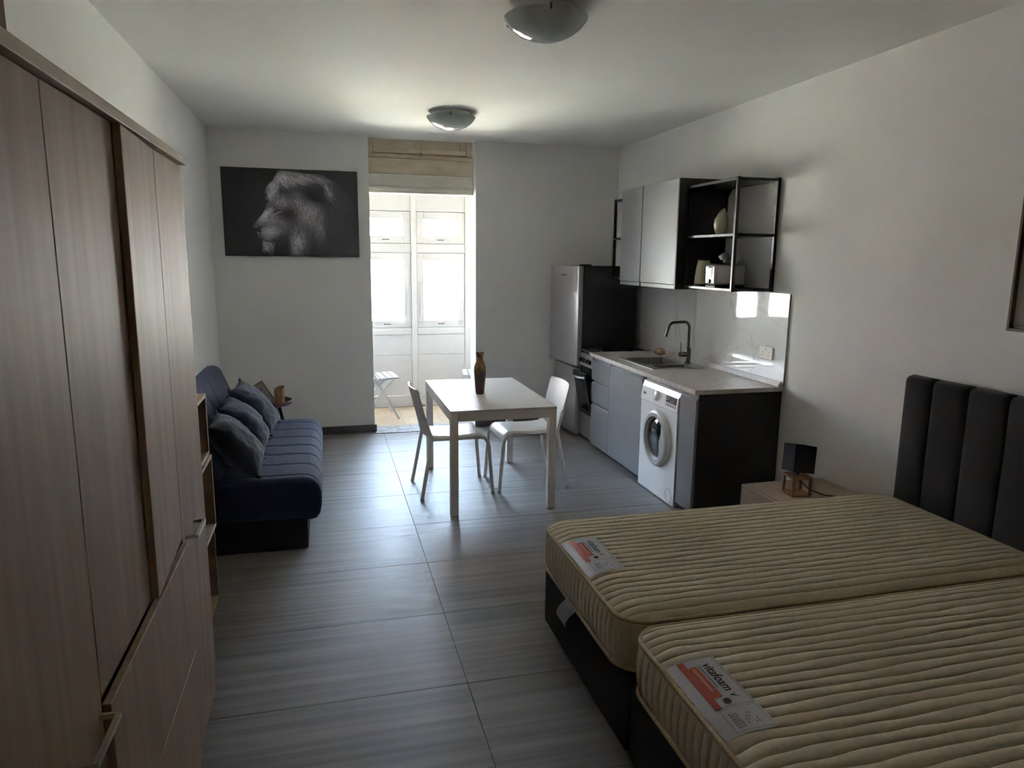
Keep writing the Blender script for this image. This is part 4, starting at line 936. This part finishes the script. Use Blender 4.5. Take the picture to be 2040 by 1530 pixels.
# ================================================================== BED CORNER
def rr_outline(x0, x1, y0, y1, r, step=0.006):
    pts = []
    def seg(a, b):
        n = max(1, int(math.dist(a, b)/step))
        for k in range(n): pts.append((a[0]+(b[0]-a[0])*k/n, a[1]+(b[1]-a[1])*k/n))
    def arc(cx_, cy_, a0):
        n = max(4, int(r*math.pi/2/step))
        for k in range(n): a = a0+math.pi/2*k/n; pts.append((cx_+r*math.cos(a), cy_+r*math.sin(a)))
    seg((x0+r, y0), (x1-r, y0)); arc(x1-r, y0+r, -math.pi/2); seg((x1, y0+r), (x1, y1-r)); arc(x1-r, y1-r, 0)
    seg((x1-r, y1), (x0+r, y1)); arc(x0+r, y1-r, math.pi/2); seg((x0, y1-r), (x0, y0+r)); arc(x0+r, y0+r, math.pi)
    return pts
def mattress(label, x0, x1, y0, y1, z0, z1, lab_y, tagged):
    t = thing('mattress', label, 'mattress', ((x0+x1)/2, (y0+y1)/2, z0), group='single mattresses pushed together')
    r = 0.115; pitch = 0.0415; ze = z1-0.030
    out = rr_outline(x0, x1, y0, y1, r, 0.0042); n = len(out)
    nor = []
    for i in range(n):
        a, b = out[i-1], out[(i+1) % n]; d = Vector((b[0]-a[0], b[1]-a[1])).normalized(); nor.append((d.y, -d.x))
    bm = nb(); rings = []
    lv = [0, 0.06, 0.16, 0.3, 0.5, 0.7, 0.84, 0.94, 1.0]
    arc = 0; S_ = []
    for i in range(n): S_.append(arc); arc += math.dist(out[i], out[(i+1) % n])
    m = round(arc/pitch)
    for l in lv:
        z = z0+0.012+(ze-0.004-z0-0.012)*l; ring = []
        for i in range(n):
            ph = (S_[i]/arc*m+0.25*math.sin(S_[i]*2.2+x0)) % 1.0; dg = min(ph, 1-ph)*pitch
            bulge = 0.016*math.sin(math.pi*l)**0.6 if 0 < l < 1 else 0
            g = 0.010*math.exp(-(dg/0.0045)**2)*math.sin(math.pi*l)
            o = bulge-g
            ring.append(bm.verts.new((out[i][0]+nor[i][0]*(o-0.010), out[i][1]+nor[i][1]*(o-0.010), z)))
        rings.append(ring)
    for a, b in zip(rings, rings[1:]):
        for k in range(n): bm.faces.new((a[k], a[(k+1) % n], b[(k+1) % n], b[k]))
    bm.faces.new(rings[0][::-1])
    part(t, 'border', bm, TICKS, 60)
    def edge_dist(x, y):
        dx, dy = min(x-x0, x1-x), min(y-y0, y1-y)
        if dx < r and dy < r: return r-math.hypot(r-dx, r-dy)
        return min(dx, dy)
    def topz(x, y):
        d = max(0.0, edge_dist(x, y)); c = min(1, d/0.11)
        return ze+0.030*(1-(1-c)**2.2)
    cols = 60; bm = nb(); grid = []
    nrow = round((y1-y0-0.016)/pitch); pp = (y1-y0-0.016)/nrow
    yr = []
    for k in range(nrow):
        for f_, g_ in ((0.0, 1.0), (0.045, 0.62), (0.11, 0.2), (0.24, 0.0), (0.5, -0.12), (0.76, 0.0), (0.89, 0.2), (0.955, 0.62)): yr.append((k+f_, g_))
    yr.append((nrow, 1.0))
    for (q_, gd) in yr:
        yb_ = y0+0.008+pp*q_; row = []
        for i in range(cols+1):
            u = i/cols; u = 0.5-0.5*math.cos(math.pi*u)*(0.82+0.18*abs(math.cos(math.pi*u)))
            xg = x0+(x1-x0)*u
            wf_ = min(1, min(q_, nrow-q_)/2)
            y = yb_+wf_*(0.0035*math.sin(xg*9+yb_*31)+0.002*math.sin(xg*23+yb_*57))
            dy = min(y-y0, y1-y); ins = r-math.sqrt(max(0, r*r-(r-dy)**2)) if dy < r else 0
            x = x0+0.006+ins+(x1-x0-0.012-2*ins)*u
            z = topz(x, y)-0.0105*gd*min(1, max(0, edge_dist(x, y))/0.03)+0.0012*math.sin(x*40+y*17)*math.sin(y*70)
            row.append(bm.verts.new((x, y, z)))
        grid.append(row)
    for a, b in zip(grid, grid[1:]):
        for k in range(cols): bm.faces.new((a[k], a[k+1], b[k+1], b[k]))
    part(t, 'quilted_top', bm, TICK, 60)
    for z, nm in ((ze+0.001, 'piping'), (z0+0.010, 'piping')):
        part(t, nm, tube(nb(), [(p[0]-q[0]*0.004, p[1]-q[1]*0.004, z) for p, q in zip(out[::4], nor[::4])], 0.0075, 8, closed=True), PIPE, 60)
    # satin label with print
    ya, yb, ym = lab_y            # far edge, near edge, split between the two prints
    def drape(bm, h):
        for v in bm.verts: v.co.z = topz(v.co.x, v.co.y)+h+v.co.z
        return bm
    def sheet(xa, xb, ya_, yb_, h, nx=14, ny=10):
        bm = nb(); g = [[bm.verts.new((xa+(xb-xa)*i/nx, yb_+(ya_-yb_)*j/ny, 0)) for i in range(nx+1)] for j in range(ny+1)]
        for j in range(ny):
            for i in range(nx): bm.faces.new((g[j][i], g[j][i+1], g[j+1][i+1], g[j+1][i]))
        return drape(bm, h)
    lx0, lx1 = x0+0.041, x0+0.158
    lb = part(t, 'label_patch', sheet(x0+0.012, lx1+0.006, ya+0.006, yb-0.008, 0.0018), LABELW, 60, label='white satin label with an orange band')
    part(t, 'orange_band', sheet(lx0, lx0+0.020, ya, ym+0.006, 0.0026), ORANGE, up=lb)
    part(t, 'orange_band', sheet(lx0+0.020, lx0+0.047, ya-0.035, ym+0.045, 0.0026), ORANGE, up=lb)
    tb = text_bm('vitafoam', 1.0, Matrix.Identity(4), bold=0.022); ww = max(v.co.x for v in tb.verts); k = (ya-ym-0.094)/ww
    bmesh.ops.subdivide_edges(tb, edges=tb.edges, cuts=1)
    tb = xform(tb, Matrix.Translation((lx0+0.066, ya-0.030, 0)) @ Matrix.Rotation(-math.pi/2, 4, 'Z') @ Matrix.Diagonal((k, k*1.12, k, 1)))
    part(t, 'lettering', drape(tb, 0.0032), INK, label='black printed name', up=lb)
    tri = nb(); vs = [tri.verts.new(p) for p in ((lx0+0.066, ym+0.046, 0), (lx0+0.096, ym+0.053, 0), (lx0+0.080, ym+0.046, 0), (lx0+0.096, ym+0.032, 0), )]
    tri.faces.new((vs[0], vs[1], vs[2])); tri.faces.new((vs[0], vs[2], vs[3])); part(t, 'logo', drape(tri, 0.0032), INK, up=lb)
    em = nb(); bmesh.ops.create_circle(em, cap_ends=True, segments=14, radius=0.011); xform(em, Matrix.Translation((lx0+0.048, ym+0.024, 0)))
    part(t, 'emblem', drape(em, 0.0032), INK, up=lb)
    def lines(nm, items, mat):
        bm = nb()
        for (a, b, c, d) in items:
            vs = [bm.verts.new((a, c, 0)), bm.verts.new((b, c, 0)), bm.verts.new((b, d, 0)), bm.verts.new((a, d, 0))]; bm.faces.new(vs)
        bmesh.ops.subdivide_edges(bm, edges=bm.edges, cuts=5, use_grid_fill=True)
        o = part(t, nm, drape(bm, 0.0032), mat, up=lb)
        if 'print' in nm: o['kind'] = 'stuff'
    e = 0.0014
    lines('border_line', [(lx0, lx1, ya-e, ya), (lx0, lx1, ym+0.004, ym+0.004+e), (lx1-e, lx1, ym+0.004, ya), (lx0+0.006, lx1-0.003, ym-0.004, ym-0.004+e*0.7), (lx0+0.006, lx1-0.003, yb, yb+e*0.7),
                          (lx0+0.006, lx0+0.006+e*0.7, yb, ym-0.004), (lx1-0.003-e*0.7, lx1-0.003, yb, ym-0.004)], INK)
    rs = random.Random(5)
    sm = [(lx0+0.052, lx0+0.057, ya-0.034-0.0085*k_-0.006, ya-0.034-0.0085*k_) for k_ in range(13)]
    sm += [(lx0+0.020+0.006*q, lx0+0.023+0.006*q, yb+0.012+0.01*k_, yb+0.012+0.01*k_+rs.uniform(0.005, 0.009)) for q in range(4) for k_ in range(6)]
    sm += [(lx0+0.052+0.008*q, lx0+0.055+0.008*q, yb+0.02+0.012*((k_+q) % 4), yb+0.028+0.012*((k_+q) % 4)) for q in range(5) for k_ in range(2)]
    lines('small_print', sm, INKG)
    lines('band_print', [(lx0+0.029, lx0+0.036, ya-0.045-0.010*k_-0.0055, ya-0.045-0.010*k_) for k_ in range(11)], M('pale_ink', S(226, 168, 140), 0.7))
    if tagged:
        bm = nb(); g = []
        for j in range(7):
            q = j/6; g.append([bm.verts.new((x0-0.010-0.030*math.sin(q*2.2), 2.56-0.115*i/4+0.045*q, z0+0.022-0.09*q)) for i in range(5)])
        for a, b in zip(g, g[1:]):
            for k_ in range(4): bm.faces.new((a[k_], a[k_+1], b[k_+1], b[k_]))
        r_ = bmesh.ops.solidify(bm, geom=bm.faces[:], thickness=0.0012)
        part(t, 'care_tag', bm, LABELW, 60, label='curled white care tag hanging from the lower edge')
    return t
mattress('cream quilted single mattress farther from the viewer, with a care tag hanging at the foot', 0.925, 2.825, 2.012, 2.972, 0.332, 0.552, (2.686, 2.378, 2.468), True)
mattress('cream quilted single mattress nearest the viewer', 0.930, 2.830, 1.03, 1.990, 0.332, 0.552, (1.733, 1.412, 1.506), False)
for (a, b, lab) in ((2.012, 2.955, 'black fabric divan base under the farther mattress'), (1.045, 1.990, 'black fabric divan base under the nearer mattress')):
    t = thing('divan_base', lab, 'bed base', (1.88, (a+b)/2, 0), group='black divan bases')
    part(t, 'box', B(0.948, 2.825, a, b, 0.045, 0.330, 0.014, 3), DIVAN, 40)
    for x in (1.02, 2.75):
        for y in (a+0.07, b-0.07): part(t, 'glide', lathe(nb(), [(0.025, 0), (0.022, 0.048)], x, y, 0.0, 14), BLACKP, 40)
# headboard
t = thing('headboard', 'tall charcoal fabric headboard with vertical padded channels', 'headboard', (2.92, 2.0, 0))
part(t, 'backing', B(2.905, 2.962, 1.02, 2.925, 0.05, 1.135, 0.006), HEADB)
HT = 1.168
ye = [2.935, 2.765] + [2.765-0.203*k for k in range(1, 9)]
SWAP = Matrix(((1, 0, 0, 0), (0, 0, 1, 0), (0, 1, 0, 0), (0, 0, 0, 1)))
for k, (b, a) in enumerate(zip(ye, ye[1:])):
    w = b-a
    prof = [(2.906, a+0.001), (2.906, b-0.001)] + [(2.872-0.030*math.sin(q)**0.7, (a+b)/2+w/2*math.cos(q)*0.992) for q in np.linspace(0.03, math.pi-0.03, 15)]
    zz = [0.25] + list(np.linspace(0.3, HT-0.05, 6)) + [HT-0.035, HT-0.02, HT-0.010, HT-0.003, HT]
    dz = 0.010*((1 if k == 0 else 0))
    bm = loft(nb(), prof, zz, lambda i, z: (0 if i < 2 else (0.028*(1-math.sqrt(max(0, 1-max(0, (z-(HT-0.035))/0.035)**2))))))
    part(t, 'channel', xform(bm, SWAP), HEADB, 50)
for y in (1.4, 2.6): part(t, 'strut', B(2.92, 2.95, y-0.03, y+0.03, 0.0, 0.06), BLACKP)

# nightstand and lamp
nx0, ny0, ny1, nz = 2.395, 3.05, 3.61, 0.402
t = thing('nightstand', 'low pale oak effect nightstand between the bed and the kitchen end panel', 'nightstand', (2.68, 3.33, 0))
part(t, 'top_board', B(nx0+0.026, RW-0.016, ny0, ny1, nz-0.02, nz, 0.0015), NSTAND)
for y in (ny0, ny1-0.016): part(t, 'side_panel', B(nx0+0.026, RW-0.016, y, y+0.016, 0.0, nz-0.0205), NSTAND)
part(t, 'back_panel', B(RW-0.024, RW-0.017, ny0+0.016, ny1-0.016, 0.03, nz-0.021), NSTAND)
for z0, z1 in ((0.03, 0.205), (0.209, nz)): part(t, 'drawer_front', B(nx0, nx0+0.02, ny0+0.001, ny1-0.001, z0, z1, 0.0015), NSTAND)
lx, ly = 2.60, 3.37; lz = nz
t = thing('table_lamp', 'small lamp with a black cube shade and open wooden frame base on the nightstand', 'lamp', (lx, ly, lz), -0.12)
s = 0.052
for a in (-1, 1):
    for b in (-1, 1): part(t, 'base_post', box(nb(), a*s-0.007, a*s+0.007, b*s-0.007, b*s+0.007, 0.012, 0.104, 0.001), LAMPW, local=True)
part(t, 'base_plate', box(nb(), -s-0.007, s+0.007, -s-0.007, s+0.007, 0.0, 0.0125, 0.001), LAMPW, local=True)
part(t, 'base_top', box(nb(), -s-0.007, s+0.007, -s-0.007, s+0.007, 0.1035, 0.117, 0.001), LAMPW, local=True)
part(t, 'stem', T([(0, 0, 0.117), (0, 0, 0.20)], 0.009, 12), BLACKP, local=True)
q = 0.064; bm = nb(); rot = Matrix.Rotation(math.radians(-9), 3, 'X') @ Matrix.Rotation(math.radians(7), 3, 'Y')
for (a, b, c, d) in ((-q, -q+0.003, -q, q), (q-0.003, q, -q, q), (-q+0.003, q-0.003, -q, -q+0.003), (-q+0.003, q-0.003, q-0.003, q)): box(bm, a, b, c, d, 0.138, 0.292)
bmesh.ops.rotate(bm, verts=bm.verts, cent=Vector((0, 0, 0.2)), matrix=rot)
sh = part(t, 'lamp_shade', bm, SHADE, local=True, label='black cube lamp shade, tilted')
part(t, 'shade_ring', tube(tube(nb(), [(-q+0.003, 0, 0.2), (q-0.003, 0, 0.2)], 0.0025, 6), [(0, -q+0.003, 0.2), (0, q-0.003, 0.2)], 0.0025, 6), BLACKM, local=True, up=sh)
Li = Matrix.Rotation(0.12, 3, 'Z')
cw = [Vector((lx, ly, lz+0.10)), Vector((lx+0.02, ly-0.01, lz+0.075)), Vector((lx+0.06, ly-0.03, lz+0.035)), Vector((lx+0.13, ly-0.07, lz+0.008)), Vector((lx+0.22, ly-0.13, lz+0.005)), Vector((lx+0.30, ly-0.20, lz+0.005)), Vector((lx+0.34, ly-0.28, lz+0.005))]
part(t, 'cord', T([Li @ (c-Vector((lx, ly, lz))) for c in cw], 0.0035, 6), BLACKP, 60, local=True)

# framed picture on the right wall
t = thing('wall_picture', 'thin brown framed picture on the right wall above the bed', 'picture', (RW-0.012, 2.1, 1.44))
fa, fb, za, zb = 1.66, 2.485, 1.437, 2.25
part(t, 'canvas', B(RW-0.020, RW-0.002, fa+0.02, fb-0.02, za+0.02, zb-0.02), M('taupe_canvas', S(168, 158, 148), 0.8, col2=S(150, 140, 130), scale=(3, 3, 3)))
fm = M('brown_frame', S(112, 92, 76), 0.5)
for (a, b, c, d) in ((fa, fa+0.012, za, zb), (fb-0.012, fb, za, zb)): part(t, 'frame_stile', B(RW-0.034, RW-0.002, a, b, c, d, 0.001), fm)
for (c, d) in ((za, za+0.012), (zb-0.012, zb)): part(t, 'frame_rail', B(RW-0.034, RW-0.002, fa+0.012, fb-0.012, c, d, 0.001), fm)

# ceiling lights
def ceiling_light(label, x, y):
    t = thing('ceiling_light', label, 'ceiling light', (x, y, CZ-0.132), group='round glass ceiling lights')
    part(t, 'backplate', lathe(nb(), [(0.0, 0), (0.150, 0), (0.155, -0.006), (0.155, -0.022), (0.145, -0.026), (0.0, -0.026)], x, y, CZ-0.001, 40), APPL, 40)
    part(t, 'glass_dish', lathe(nb(), [(0.192, -0.034), (0.190, -0.042), (0.165, -0.074), (0.125, -0.103), (0.075, -0.123), (0.03, -0.131), (0.0, -0.132), (0.0, -0.128), (0.03, -0.127), (0.075, -0.119), (0.125, -0.099), (0.163, -0.070), (0.187, -0.036)], x, y, CZ, 56, False, False), LAMPG, 60, label='pressed glass dish')
    for k in range(3):
        a = 2*math.pi*k/3-1.75
        part(t, 'clip', T([(x+rr*math.cos(a), y+rr*math.sin(a), CZ-0.0+zz_) for rr, zz_ in ((0.150, -0.020), (0.178, -0.024), (0.197, -0.032), (0.196, -0.044), (0.186, -0.050))], 0.004, 6), CHROME, 60)
    part(t, 'bulb', lathe(nb(), [(0.0, -0.026), (0.02, -0.028), (0.034, -0.05), (0.03, -0.075), (0.0, -0.085)], x, y, CZ, 18, False, False), APPL, 60)
ceiling_light('round glass ceiling light nearest the viewer', 1.02, 3.33)
ceiling_light('round glass ceiling light nearer the balcony doorway', 1.0, 5.76)
